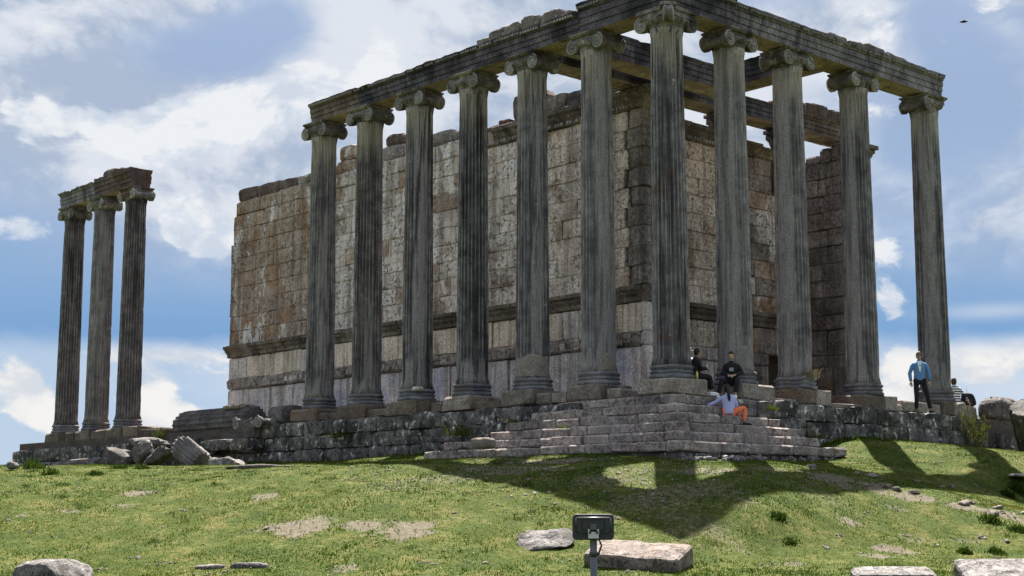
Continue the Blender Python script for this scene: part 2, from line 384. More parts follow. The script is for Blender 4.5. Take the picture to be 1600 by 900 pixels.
def tube(pts, rad, n=6, cap=True):
    v = []; f = []; pts = [Vector(p) for p in pts]; m = len(pts)
    rad = rad if isinstance(rad, (list, tuple)) else [rad] * m
    up = None
    for i, p in enumerate(pts):
        d = (pts[min(i + 1, m - 1)] - pts[max(i - 1, 0)]).normalized()
        if up is None: up = d.orthogonal().normalized()
        up = (up - d * up.dot(d)).normalized(); sdv = d.cross(up)
        for k in range(n):
            a = 2 * math.pi * k / n; v.append(tuple(p + (up * math.cos(a) + sdv * math.sin(a)) * rad[i]))
    for i in range(m - 1):
        for k in range(n):
            j = (k + 1) % n; f.append((i * n + k, i * n + j, (i + 1) * n + j, (i + 1) * n + k))
    if cap: f.append(tuple(range(n))[::-1]); f.append(tuple((m - 1) * n + k for k in range(n)))
    return v, f

# ------------------------------------------------------------------ the ground
CP = np.array([(7.1, -7.6, -3.6), (5.0, -7.3, -3.1), (3.3, -7.2, -2.8), (1.1, -7.0, -2.5), (-1.4, -6.9, -2.2), (-8.0, -6.8, -2.08), (4.3, -5.6, -2.68), (3.0, -5.5, -2.42), (1.3, -5.4, -2.3), (7.5, -5.9, -3.3), (7.4, -4.0, -3.15), (7.3, -1.5, -2.95), (7.3, 1.8, -2.97), (5.6, -5.6, -2.65), (5.5, -3.3, -2.42), (5.5, -0.7, -2.42), (5.5, 3.3, -2.42), (6.4, 5.6, -2.85), (-11.8, -1.2, -1.74), (-15.5, -1.2, -1.72), (-8.8, -1.2, -1.62), (-15.0, -4.0, -2.0), (-11.0, -4.0, -1.95), (1.2, 8.4, -1.35), (1.2, 15.0, -1.8), (1.2, 12.0, -1.5), (1.2, 5.6, -1.35), (2.5, -2.5, -2.07), (1.0, -2.6, -1.95), (2.6, 1.0, -2.06), (-6.9, -2.4, -1.84), (2.5, 4.1, -1.91), (-2.0, -2.5, -1.89), (-22.0, -1.2, -1.78), (-28.0, -1.2, -1.9), (-36.0, -1.2, -1.95), (-30.0, -6.0, -2.15), (-20.0, -6.0, -2.1), (-40.0, -8.0, -2.6), (3.0, 18.0, -2.1), (3.0, 24.0, -2.4), (-20.0, 8.0, -1.5), (-5.0, 8.0, -1.5), (-30.0, 8.0, -1.7), (-40.0, 14.0, -2.0), (0.0, 30.0, -2.6), (-0.01, -16.84, -4.13), (2.02, -15.0, -4.12), (4.23, -13.35, -4.11), (6.53, -11.26, -4.1), (8.71, -9.14, -4.09), (10.38, -7.23, -4.1), (11.61, -4.7, -4.13), (-4.16, -15.1, -3.19), (-1.93, -12.84, -3.19), (0.94, -11.07, -3.19), (3.02, -9.66, -3.2), (-10.6, -12.37, -2.16), (-8.95, -9.0, -2.09), (8.73, 0.57, -3.22), (8.33, -3.18, -3.56), (7.95, -6.54, -3.75), (5.85, 5.83, -2.39), (-6.29, -18.0, -3.18), (-13.96, -15.72, -2.13), (8.97, 9.56, -2.63), (13.49, -1.56, -4.17), (19.43, -26.26, -4.78), (11.64, -24.46, -4.78), (4.82, -22.88, -4.68), (19.71, -25.41, -4.78), (12.36, -22.26, -4.78), (5.93, -19.49, -4.68), (20.09, -24.7, -4.78), (13.34, -20.41, -4.78), (7.43, -16.65, -4.68), (20.6, -24.03, -4.78), (14.68, -18.65, -4.78), (9.5, -13.95, -4.68), (21.23, -23.45, -4.78), (16.3, -17.14, -4.78), (11.99, -11.63, -4.68), (21.9, -23.0, -4.78), (18.04, -15.99, -4.78), (14.67, -9.86, -4.68), (22.71, -22.65, -4.78), (20.17, -15.06, -4.78), (17.94, -8.43, -4.68), (62.0, 2.0, -5.0), (52.62, 37.0, -5.5), (27.0, 62.62, -5.5), (-8.0, 72.0, -5.5), (-43.0, 62.62, -5.5), (-68.62, 37.0, -5.5), (-78.0, 2.0, -5.5), (-68.62, -33.0, -5.5), (-43.0, -58.62, -5.5), (-8.0, -68.0, -5.0), (27.0, -58.62, -5.0), (52.62, -33.0, -5.0)])
def _tps():
    n = len(CP); d = np.hypot(CP[:, None, 0] - CP[None, :, 0], CP[:, None, 1] - CP[None, :, 1])
    Km = np.where(d > 0, d * d * np.log(np.maximum(d, 1e-9)), 0) + .02 * np.eye(n)
    Pm = np.c_[np.ones(n), CP[:, :2]]
    return np.linalg.solve(np.block([[Km, Pm], [Pm.T, np.zeros((3, 3))]]), np.r_[CP[:, 2], 0, 0, 0])
TW = _tps()
def hash2(ix, iy):
    h = np.sin(ix * 127.1 + iy * 311.7) * 43758.5453
    return h - np.floor(h)
def vnoise(x, y):
    ix = np.floor(x); iy = np.floor(y); fx_ = x - ix; fy_ = y - iy
    u = fx_ * fx_ * (3 - 2 * fx_); v = fy_ * fy_ * (3 - 2 * fy_)
    return (hash2(ix, iy) * (1 - u) + hash2(ix + 1, iy) * u) * (1 - v) + (hash2(ix, iy + 1) * (1 - u) + hash2(ix + 1, iy + 1) * u) * v
def fbm(x, y, o=4):
    s = 0; a = .5; t = 0
    for k in range(o):
        s = s + a * vnoise(x * 2 ** k + 17.3 * k, y * 2 ** k - 9.1 * k); t += a; a *= .5
    return s / t
def G(x, y):
    x = np.asarray(x, float); y = np.asarray(y, float); sh = x.shape
    x = x.ravel(); y = y.ravel(); o = np.empty_like(x)
    for a in range(0, len(x), 20000):
        xs = x[a:a + 20000]; ys = y[a:a + 20000]
        d = np.hypot(xs[:, None] - CP[:, 0], ys[:, None] - CP[:, 1])
        o[a:a + 20000] = np.where(d > 0, d * d * np.log(np.maximum(d, 1e-9)), 0) @ TW[:len(CP)] + TW[-3] + TW[-2] * xs + TW[-1] * ys
    rr = np.hypot(x + 8, y - 2)
    t = np.clip((rr - 52) / 18, 0, 1); t = t * t * (3 - 2 * t)
    far = -5.4 - .012 * np.clip(rr - 60, 0, 3000)
    o = o * (1 - t) + far * t
    return o.reshape(sh)
def Gr(x, y):
    """ground with its small bumps"""
    return G(x, y) + .10 * (fbm(x * .7, y * .7) - .5) + .05 * (fbm(x * 2.9 + 5, y * 2.9) - .5) + .022 * (fbm(x * 9 + 1, y * 9) - .5)
def g(x, y): return float(Gr(np.array([x]), np.array([y]))[0])
FW = np.array([math.cos(YAW), math.sin(YAW)]); RT = np.array([math.sin(YAW), -math.cos(YAW)])
# bare patches: x, y, lateral radius, depth radius, amount
BARE = [(5.6, -6.2, 1.7, 1.3, .55), (3.4, -5.9, 1.3, .8, .55), (6.9, -7.2, .9, .9, .5), (-1.5, -4.6, 1.2, .7, .6), (6.8, -3.4, .9, .8, .4), (7.6, .9, .8, .7, .45), (8.9, -3.6, .7, .35, .4), (1.71, -11.89, .62, .75, 1), (2.5, -11.2, .5, .5, .9), (1.2, -12.2, .5, .35, .8), (3.24, -10.81, .52, .7, 1), (-1.28, -10.86, .36, .5, .8), (-3.85, -12.31, .4, .35, .95), (-3.0, -13.0, .5, .22, .6), (-3.34, -14.03, .3, .2, .7),
        (-3.64, -14.87, .25, .2, .7), (7.91, -4.0, .35, .5, .9), (9.26, -4.7, .42, .3, 1), (9.41, -5.42, .35, .25, .8), (7.97, -7.26, .3, .3, .5), (4.43, -12.99, .28, .35, .7), (9.06, -7.29, .4, .3, .75),
        (4.5, -4.14, .9, .8, .7), (5.8, -1.62, .8, .9, .75), (6.5, -1.1, .6, .8, .85), (7.26, -.82, .5, .55, .95), (8.0, -.3, .5, .45, .95), (8.62, .02, .55, .45, .9), (9.3, .1, .6, .5, .8), (4.9, -2.6, .7, .8, .6),
        (.74, -6.0, 1.5, .9, .65), (.39, -7.48, 1.1, .9, .5), (.3, -4.25, 1.6, .7, .8), (3.3, -4.7, .8, .7, .55), (6.07, -6.72, .9, 1.4, .45), (7.3, -7.9, .5, .5, .4), (.2, -8.9, .9, .9, .4), (-1.2, -8.6, .7, .7, .35), (7.4, -8.2, .35, .3, .5), (3.1, -13.8, .4, .25, .5), (8.0, -9.9, .7, .35, .45), (-6.6, -7.6, .4, .5, .5), (5.3, .6, .35, .5, .6)]
_r = random.Random(11)
for _ in range(170):
    _d = _r.uniform(21, 38); _u = _r.uniform(-.38, .38) * _d
    BARE.append((CAM.x + _u * RT[0] + _d * FW[0], CAM.y + _u * RT[1] + _d * FW[1], _r.uniform(.08, .38), _r.uniform(.06, .25), _r.uniform(.2, .6)))
def bare_at(x, y):
    o = np.zeros_like(x); nz = fbm(x * 2.2 + 3, y * 2.2) - .5; nz2 = fbm(x * 7 + 3, y * 7) - .5
    for (a, b, rl, rd, am) in BARE:
        dx = x - a; dy = y - b; u = (dx * RT[0] + dy * RT[1]) / rl; v = (dx * FW[0] + dy * FW[1]) / rd
        r = np.sqrt(u * u + v * v) + nz * 1.1 + nz2 * .7
        o = np.maximum(o, am * np.clip((1.25 - r) / .8, 0, 1))
    return o
def make_ground():
    def axis(lo, hi, st, far, grow=1.22):
        a = list(np.arange(lo, hi + st / 2, st)); s = st
        while a[-1] < far: s *= grow; a.append(a[-1] + s)
        s = st
        while a[0] > -far: s *= grow; a.insert(0, a[0] - s)
        return np.array(a)
    U = axis(-16, 16, .16, 2500); V = axis(19, 47, .14, 2500)
    u, v = np.meshgrid(U, V)
    x = CAM.x + u * RT[0] + v * FW[0]; y = CAM.y + u * RT[1] + v * FW[1]
    z = Gr(x, y); b = bare_at(x.ravel(), y.ravel())
    z = z.ravel() - .02 * b
    n, m = u.shape
    ids = np.arange(n * m).reshape(n, m)
    F = np.stack([ids[:-1, :-1], ids[:-1, 1:], ids[1:, 1:], ids[1:, :-1]], -1).reshape(-1, 4)
    me = bpy.data.meshes.new('ground')
    me.vertices.add(n * m); me.vertices.foreach_set('co', np.stack([x.ravel(), y.ravel(), z], -1).ravel())
    me.loops.add(F.size); me.loops.foreach_set('vertex_index', F.ravel())
    me.polygons.add(len(F)); me.polygons.foreach_set('loop_start', np.arange(0, F.size, 4)); me.polygons.foreach_set('loop_total', np.full(len(F), 4))
    me.polygons.foreach_set('use_smooth', np.ones(len(F), bool))
    me.update(); me.validate()
    at = me.attributes.new('bare', 'FLOAT', 'POINT'); at.data.foreach_set('value', b.astype(np.float32))
    mt, t, bs, o = mat_new('ground')
    p = t.new('ShaderNodeNewGeometry').outputs['Position']
    ba = t.new('ShaderNodeAttribute', attribute_name='bare').outputs['Fac']
    na = t.noise(p, 1.3, 6, .6); nb_ = t.noise(p, 9, 6, .65); nc = t.noise(p, 45, 4, .6)
    grass = t.ramp(t.math('ADD', t.math('MULTIPLY', na, .5), t.math('MULTIPLY', nb_, .5)), [(.34, (.019, .035, .003)), (.5, (.045, .064, .006)), (.62, (.115, .105, .032))])
    dirt = t.ramp(t.math('ADD', t.math('MULTIPLY', nb_, .5), t.math('MULTIPLY', nc, .5)), [(.32, (.06, .047, .034)), (.5, (.12, .10, .074)), (.66, (.21, .182, .142))])
    k = t.math('MULTIPLY', t.step(t.math('ADD', ba, t.math('MULTIPLY', t.math('SUBTRACT', t.math('ADD', t.math('MULTIPLY', nb_, .6), t.math('MULTIPLY', nc, .4)), .5), 1.9)), .25, .85), .9)
    t.put(bs.inputs['Base Color'], t.mix(k, grass, dirt))
    bs.inputs['Roughness'].default_value = .95; bs.inputs['Specular IOR Level'].default_value = .1
    bp = t.new('ShaderNodeBump'); bp.inputs['Strength'].default_value = .8; bp.inputs['Distance'].default_value = .05
    t.put(bp.inputs['Height'], t.math('ADD', nb_, t.math('MULTIPLY', nc, .6))); t.l.new(bp.outputs[0], bs.inputs['Normal'])
    me.materials.append(mt)
    obj('ground', me, kind='structure')
make_ground()

# ------------------------------------------------------------------ podium
F0 = -.42     # floor of the podium, underside of the plinths
pod = thing('podium', (-8, 0, F0), 'weathered grey podium of rough lichen-spotted blocks carrying the whole temple', 'podium')
def slab(name, boxes, mat, parent):
    m = MB()
    for lo, hi in boxes: m.add(*box_v(lo, hi))
    return obj(name, m.mesh(name, mat), None, parent)
slab('core', [((-36, -.62, -2.6), (.62, 20.2, F0 - .03))], M['core'], pod)
def rough_wall(parent, along, lo, hi, face, sgn, rows, depth=.5, gaps=(), lens=(.55, 1.15)):
    """courses of rough blocks; along 'x' or 'y', outer face at coordinate `face` looking to sgn"""
    for r, (z1, z0) in enumerate(rows):
        p = lo + rnd.uniform(-.3, 0)
        while p < hi:
            L = rnd.uniform(*lens)
            if not any(a < p + L / 2 < b and r in rr for a, b, rr in gaps):
                zz0 = z0 - .02; zz1 = z1 + rnd.uniform(-.07, .02)
                off = rnd.uniform(-.05, .06)
                f = face + sgn * off; c = f - sgn * depth / 2
                d = (L + .02, depth, zz1 - zz0 + .02) if along == 'x' else (depth, L + .02, zz1 - zz0 + .02)
                cc = (p + L / 2, c, (zz0 + zz1) / 2) if along == 'x' else (c, p + L / 2, (zz0 + zz1) / 2)
                rock('stone', cc, d, M['podium'], parent, rz=rnd.uniform(-.02, .02), ry=rnd.uniform(-.015, .015), n=4, pw=rnd.uniform(7, 12), amp=.035, sc=3.0)
            p += L
ROWS = [(F0, -.84), (-.84, -1.28), (-1.28, -1.76), (-1.76, -2.2)]
rough_wall(pod, 'x', -22.4, -2.6, -.80, -1, ROWS, gaps=[(-22.5, -18.2, (0,)), (-20.2, -19.4, (1,))])
rough_wall(pod, 'x', -36.0, -22.4, -.78, -1, [(F0 - .28, -1.2), (-1.2, -1.7), (-1.7, -2.2)], lens=(.9, 1.9))
rough_wall(pod, 'y', 1.7, 17.5, .84, 1, ROWS, gaps=[(12.6, 18, (0,))])
# stylobate blocks between the plinths
for i in range(6):
    a, b = -2.51 * i - .66, -2.51 * (i + 1) + .66
    n_ = 2 if i % 2 else 1
    for q in range(n_):
        x1 = a + (b - a) * q / n_; x0 = a + (b - a) * (q + 1) / n_
        if i == 0: x1 = -1.2; x0 = -1.75
        block('kerb_stone', (x0 + .02, -.52 + rnd.uniform(-.05, .05), F0), (x1 - .02, .3, F0 + rnd.uniform(.2, .36)), M['plinth_brown'] if i > 1 else M['plinth'], pod, b=.03, j=.02, chip=.3)
for y0, y1, h in ((3.2, 4.25, .12), (5.7, 7.3, .10), (8.8, 9.2, .2), (9.22, 10.7, .33), (10.74, 11.18, .3)):
    block('kerb_stone', (-.3, y0, F0), (.56, y1, F0 + h), M['plinth'], pod, b=.03, j=.02, chip=.3)
for x0, x1, h in ((-31.8, -31.1, .34), (-29.7, -28.5, .36), (-27.05, -25.9, .4), (-25.85, -24.2, .26)):
    block('kerb_stone', (x0, -.6, F0 - .25), (x1, .35, F0 + h - .05), M['entab_red'] if x0 > -26 else M['plinth_brown'], pod, b=.03, j=.02, chip=.3)

# ------------------------------------------------------------------ corner staircase
st = thing('corner_staircase', (1.2, -1.2, -1.86), 'worn grey stone steps wrapping around the corner of the podium', 'stairs')
SL = (-3.34, -4.04, -4.66, -4.95, -6.48, -6.95); SR = (1.25, 1.9, 2.62, 3.0, 3.4, 4.1)
for k in range(6):
    zt = F0 - .24 * k; zb = zt - .24; o_ = .71 + .3 * k
    s_ = slab('step', [((SL[k] + .05, -o_ + .05, zb), (o_ - .05, -o_ + .5, zt - .03)), ((o_ - .5, -o_ + .5, zb), (o_ - .05, SR[k] - .05, zt - .03))], M['core'], st)
    p = o_ - .0
    first = True
    while p > SL[k] + .05:
        L = rnd.uniform(.55, 1.15) if not first else rnd.uniform(.45, .7)
        q = max(SL[k], p - L)
        if q - SL[k] < .3: q = SL[k]
        block('step_block', (q + .006, -o_ + rnd.uniform(-.012, .015), zb + .004), (p - .006, -o_ + .44, zt + rnd.uniform(-.014, .008)), M['step'], s_, b=.034, j=.017, chip=.45, rot=(rnd.uniform(-.015, .035), rnd.uniform(-.014, .014), rnd.uniform(-.006, .006)))
        p = q; first = False
    p = -o_ + .445
    while p < SR[k] - .05:
        L = rnd.uniform(.5, 1.1); q = min(SR[k], p + L)
        if SR[k] - q < .3: q = SR[k]
        block('step_block', (o_ - .44, p + .006, zb + .004), (o_ + rnd.uniform(-.015, .012), q - .006, zt + rnd.uniform(-.014, .008)), M['step'], s_, b=.034, j=.017, chip=.45, rot=(rnd.uniform(-.014, .014), rnd.uniform(-.012, .035), rnd.uniform(-.006, .006)))
        p = q
# rubble footing below the lowest step
slab('footing', [((-6.6, -2.12, -2.6), (2.12, -1.6, -1.868)), ((1.5, -2.115, -2.6), (2.10, 3.95, -1.868)), ((-6.6, -2.14, -2.6), (2.14, -2.06, -1.9))], M['rock_dark'], st)
rf = thing('rubble_footing', (2.2, 1, -2.0), 'band of small rounded rubble under the lowest step on its right side', 'rubble')
for i in range(290):
    y = rnd.uniform(-2.25, 4.0); s_ = rnd.uniform(.08, .18)
    z = rnd.uniform(-2.22, -1.91) if y > -1.2 else rnd.uniform(-2.3, -1.92)
    x = 2.14 + rnd.uniform(-.05, .03) + max(0, (-1.95 - z)) * .40
    if i > 245: y = -2.2 + rnd.uniform(-.2, 2.4); x = 2.35 + rnd.uniform(0, .5); z = g(x, y) + .02
    rock('rubble_stone', (x, y, z), (s_, s_ * rnd.uniform(.9, 1.6), s_ * rnd.uniform(.7, 1)), M['rock'] if i % 3 else M['podium'], rf, rz=rnd.uniform(0, 3), n=2, pw=2.6, amp=.02, sc=5)

# ------------------------------------------------------------------ columns
def smst(a, b, x):
    t = min(1, max(0, (x - a) / (b - a))); return t * t * (3 - 2 * t)
def shaft_data(z0, z1, r0, r1, er=(), foot=.0, chips=.5, seed=0.0, flutes=24, rings=44, per=6, flare=True, depth=.062):
    N = flutes * per; V = []; E = []; A = []; H = z1 - z0
    s = Vector((seed * 9.1, seed * 4.3, seed * 2.7))
    for k in range(rings + 1):
        u = k / rings
        z = z0 + H * u
        r = r0 + (r1 - r0) * (u ** 1.25)
        if flare: r += .05 * math.exp(-(z - z0) / .06) + .03 * math.exp(-(z1 - z) / .05)
        fz = 1.0
        if flare: fz = smst(.06, .22, z - z0) * smst(.05, .16, z1 - z)
        for i in range(N):
            a = 2 * math.pi * i / N
            ph = (i % per) / per
            e = 0.0
            for (ea, wd, za, zb, am) in er:
                da = (a - ea + math.pi) % (2 * math.pi) - math.pi
                e = max(e, am * (1 - smst(wd * .6, wd * 1.1, abs(da))) * smst(za - .5, za + .5, z) * (1 - smst(zb - .6, zb + .6, z)))
            pn = Vector((math.cos(a) * 1.3, math.sin(a) * 1.3, z * .55)) + s
            n1 = noise.noise(pn * 1.6); n2 = noise.noise(Vector((pn.x * 5, pn.y * 5, z * 2.6)) + s); n3 = noise.noise(Vector((math.cos(a) * 9, math.sin(a) * 9, z * 6)) + s)
            if e > 0: e = smst(.25, .75, e + n1 * .45 + n2 * .2)
            ft = foot * (1 - smst(.15, 1.1, z - z0 + n1 * .8))
            e = max(e, smst(.3, .8, ft + n2 * .3))
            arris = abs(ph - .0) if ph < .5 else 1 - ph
            prof = math.sqrt(max(0, 1 - (2 * ph - 1) ** 2)) ** 1.1          # 0 at the arris, 1 in the hollow
            dep = depth * fz * (1 - .93 * e)
            chip = max(0, n2 - .28) * 1.3 * chips * (1 - prof) + max(0, n1 - .45) * .05 * chips
            rr = r - dep * prof - chip * .06 - e * .018 + n3 * .004 + n2 * .005 * (1 + 3 * e)
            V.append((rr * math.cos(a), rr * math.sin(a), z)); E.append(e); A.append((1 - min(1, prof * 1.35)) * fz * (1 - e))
    F = []
    for k in range(rings):
        for i in range(N):
            j = (i + 1) % N; F.append((k * N + i, k * N + j, (k + 1) * N + j, (k + 1) * N + i))
    F.append(tuple(range(N))[::-1]); F.append(tuple(rings * N + i for i in range(N)))
    return V, F, (E, A)
def shaft_obj(name, dat, mat, mw, parent=None, **k):
    V, F, E = dat
    me = mesh(name, V, F, mat)
    me.polygons.foreach_set('use_smooth', [len(p.vertices) == 4 for p in me.polygons])
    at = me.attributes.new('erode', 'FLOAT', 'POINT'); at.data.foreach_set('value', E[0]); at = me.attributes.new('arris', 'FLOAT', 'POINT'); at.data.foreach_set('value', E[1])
    return obj(name, me, mw, parent, **k)
def rough(v, amp, sc, seed):
    s = Vector((seed * 5.1, seed * 2.3, seed * 7.7)); o = []
    for p in v:
        p = Vector(p); n = Vector((noise.noise(p * sc + s), noise.noise(p * sc + s + Vector((9, 1, 3))), noise.noise(p * sc - s)))
        o.append(tuple(p + n * amp))
    return o
def spiral(y, sg, R0=.205, c=(0, 0)):
    """relief of a volute on a face at local y, looking to sg"""
    pts = []; rad = []
    for i in range(40):
        t = i / 39; a = math.pi / 2 + c[0] * 2 * math.pi * 2.4 * t
        r = R0 * (1 - .86 * t); pts.append((r * math.cos(a), y, r * math.sin(a))); rad.append(.033 - .014 * t)
    return tube(pts, rad, 5)
def volute_mesh(name, L, R0=.205, hand=1, seed=0.0, amp=.008, faces=(-1, 1), waist=.6, bolster=None):
    m = MB(); h = L / 2
    prof = []
    for i in range(13):
        u = -1 + 2 * i / 12; q = abs(u)
        r = R0 * (waist + (1 - waist) * smst(.35, .95, q)) - (.012 if i % 3 == 1 else 0)
        prof.append((r if q < .999 else R0 * .93, u * h))
    v, f = lathe(prof, 16)
    m.add([(x, z, y) for x, y, z in v], [q[::-1] for q in f]); nb_ = len(m.f)
    for sgn in faces:
        m.add(*spiral(sgn * (h + .004), sgn, R0, (hand * (1),)))
        ev, ef = lathe([(.04, 0), (.035, .03), (.012, .045)], 8)
        m.add([(x, sgn * (h + z), y) for x, y, z in ev], ef)
    me = mesh(name, rough(m.v, amp, 6, seed), m.f, [bolster or M['capital'], M['volute']], True)
    me.polygons.foreach_set('material_index', [0 if i < nb_ - 2 else 1 for i in range(len(m.f))])
    return me
def capital(parent, z0, zt, rz, seed, amp=.008, corner=False, missing=(), mat=None):
    """Ionic capital; its faces look to local -y and +y"""
    base = WM[parent.name] @ T(0, 0, 0, rz)
    m = MB(); h = zt - z0
    ech, f = lathe([(.40, -.06), (.425, 0), (.44, .05), (.45, .09), (.50, .12), (.55, .18), (.56, .23), (.50, .27), (.44, .30)], 48,
                   lambda a, z: 1 + (.045 * math.cos(24 * a) if .1 < z < .25 else (.012 * math.cos(48 * a) if z < .08 else 0)))
    m.add(ech, f, T(0, 0, z0))
    # the cushion between the volutes and the abacus over it
    if corner:
        m.add(*box_v((-.50, -.50, z0 + .27), (.50, .50, zt - .10)))
        m.add(*box_v((-.55, -.55, zt - .10), (.55, .55, zt - .003)))
        m.add(*box_v((-.20, -.20, zt - .095), (.20, .20, zt - .012)), T(.52, -.52, 0, R(45)))
    else:
        cv_, cf = [], []
        for i in range(13):
            x = -.50 + i / 12.0; sag = .07 * math.cos(x * math.pi)
            for y, zz in ((-.42, zt - .10), (-.42, zt - .24 - sag), (.42, zt - .24 - sag), (.42, zt - .10)): cv_.append((x, y, zz))
        for i in range(12):
            for q in range(4):
                r_ = (q + 1) % 4; cf.append((i * 4 + q, i * 4 + r_, i * 4 + 4 + r_, i * 4 + 4 + q))
        cf.append((0, 1, 2, 3)); cf.append((51, 50, 49, 48))
        m.add(cv_, cf)
        ab, af = lathe([(.66, zt - .10), (.73, zt - .05), (.74, zt - .003)], 4)
        m.add(ab, af, T(0, 0, 0, R(45)))
    me = mesh('capital', rough(m.v, amp, 5, seed), m.f, mat or M['capital'])
    cap = obj('capital', me, base, parent)
    zc = z0 + h * .34
    if corner:
        vs = [(T(-.47, .02, zc), volute_mesh('volute', .92, .215, 1, seed, amp)), (T(-.02, .47, zc, R(90)), volute_mesh('volute', .92, .215, -1, seed + 1, amp)),
              (T(.60, -.60, zc + .03, R(-45)), volute_mesh('volute', .20, .23, 1, seed + 2, amp, waist=.9))]
    else:
        vs = [(T(-.46, 0, zc), volute_mesh('volute', .86, .21, 1, seed, amp)), (T(.46, 0, zc), volute_mesh('volute', .86, .21, -1, seed + 1, amp))]
    for i, (q, me) in enumerate(vs):
        if i in missing: continue
        obj('volute', me, base @ q, cap)
    return cap
def attic_base(parent, seed, worn=.0):
    prof = [(.555, 0), (.575, .03), (.575, .07), (.555, .10), (.52, .115), (.515, .135), (.535, .15), (.55, .17), (.535, .19), (.505, .205), (.50, .22), (.52, .24), (.545, .265), (.55, .295), (.53, .325), (.495, .345)]
    v, f = lathe(prof, 40)
    v = rough(v, .012 + worn * .05, 3.5, seed)
    return obj('base', mesh('base', v, f, M['basemat'], True), WM[parent.name], parent)
def column(x, y, label, side, seed, mat, er=(), foot=.6, chips=.5, plinth='plinth', neck=True, corner=False, missing=(), camp=.008, worn=0.1, pl=((-.62, -.62), (.62, .62)), dz=0.0, split=None, capm=None, group=None):
    t = thing('column', (x, y, dz), label, 'column', group or 'standing fluted columns')
    (ax, ay), (bx, by) = pl
    if split is None:
        block('plinth', (x + ax, y + ay, F0 + dz), (x + bx, y + by, dz - .002), M[plinth], t, b=.025, j=.012, chip=.35)
    else:
        block('plinth', (x + ax, y + ay, F0 + dz), (x + bx, y + split - .004, dz - .002), M['plinth_brown'], t, b=.025, j=.012, chip=.35)
        block('plinth', (x + ax, y + split + .004, F0 + dz), (x + bx, y + by, dz - .004), M[plinth], t, b=.025, j=.012, chip=.35)
    attic_base(t, seed, worn)
    va = math.atan2(CAM.y - y, CAM.x - x)
    ers = [(va + R(a), R(wd * .78), za, zb, am * .85) for a, wd, za, zb, am in er]
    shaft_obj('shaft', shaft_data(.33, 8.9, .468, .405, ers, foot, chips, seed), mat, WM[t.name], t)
    capital(t, 8.9, 9.4, 0 if side == 'x' else R(90), seed, camp, corner, missing, capm)
    return t
SH = {}
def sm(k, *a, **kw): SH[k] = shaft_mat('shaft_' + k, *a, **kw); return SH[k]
COLS = [
 (0, 0, 'corner column above the steps, with a reddish streaked top and a diagonal corner volute', 'x', 1, sm('c0', .95, streak=.85, rust=(.13, .07, .048)), (), .3, .5, dict(corner=True)),
 (-2.51, 0, 'pale grey column with a round fresh patch at its foot, first to the left of the corner column', 'x', 2, sm('l1', 1.25, streak=.6), [(22, 48, 0, 9.5, 1), ], .9, .5, {}),
 (-5.02, 0, 'column with a buff mended foot and base, between the pale grey column and the almost black column', 'x', 3, sm('l2', 1.0, streak=.8), [(18, 34, 0, 8.6, 1)], .8, .6, {}),
 (-7.53, 0, 'almost black column with a whitish scarred foot, fourth from the corner along the left row', 'x', 4, sm('l3', .55, streak=.85), [], 1.0, .4, {}),
 (-10.04, 0, 'column with a black left edge and a smooth bluish grey middle and a white chip on its base', 'x', 5, sm('l4', .72, streak=.85), [(8, 46, .5, 8.8, 1)], .9, .5, {}),
 (-12.55, 0, 'brownish black column, second from the left end of the long colonnade', 'x', 6, sm('l5', .68, (1.08, 1, .93), streak=.7), [(10, 30, 0, 3.5, .7)], 1.0, .5, {}),
 (-15.06, 0, 'grey column at the left end of the long colonnade, below the broken reddish beam end', 'x', 7, sm('l6', 1.0, (1.03, 1, .98), streak=.7), [(5, 40, 1.0, 6.5, .8)], .9, .5, {}),
 (0, 2.47, 'broad grey column behind the boy in the black jacket, first to the right of the corner column', 'y', 8, sm('r1', 1.3, (1.0, 1.0, .97), streak=.55), [(-20, 55, 0, 9.5, 1)], .9, .5, dict(pl=((-.62, -.55), (.62, .85)))),
 (0, 4.98, 'grey column with a hollow broken base holding dry grass, second to the right of the corner column', 'y', 9, sm('r2', 1.15, streak=.55), [(-25, 50, 0, 9.5, 1)], .9, .5, dict(worn=.9, pl=((-.62, -.7), (.62, .75)), split=.1)),
 (0, 8.11, 'dark column with brown right-hand flutes and sky on its right side, left of the man in blue', 'y', 10, sm('r3', 1.0, streak=.65, rust=(.10, .07, .05)), [(-30, 48, 0, 9.0, 1)], .9, .5, dict(split=.15, pl=((-.62, -.9), (.62, .75)))),
 (0, 11.83, 'dark grey column at the right end of the front row, behind the man in the blue jacket', 'y', 11, sm('r4', .85, streak=.6), [(0, 60, .3, 9.0, .9)], .9, .6, dict(camp=.035, missing=(1,), split=.0, pl=((-.62, -.66), (.62, .66)))),
 (-27.8, 0, 'purplish dark column on the right of the detached group of three, with a reddish capital', 'x', 12, sm('f3', .75, (1.12, .98, .95), streak=.75, neck=False, rust=(.10, .065, .05)), [], .4, 1.0, dict(plinth='plinth_brown', camp=.03, capm='entab_red', group='three detached columns')),
 (-30.41, 0, 'ragged paler column in the middle of the detached group of three', 'x', 13, sm('f2', 1.2, (1.1, 1.02, .95), streak=.5, neck=False), [(0, 60, 2, 9, .7)], .5, 1.3, dict(plinth='plinth_brown', camp=.03, missing=(), group='three detached columns')),
 (-33.07, 0, 'slender dark column on the left of the detached group of three, nearest to the left picture edge', 'x', 14, sm('f1', .75, (1.1, .98, .96), streak=.8, neck=False), [], .4, .8, dict(plinth='plinth_brown', camp=.02, group='three detached columns')),
]
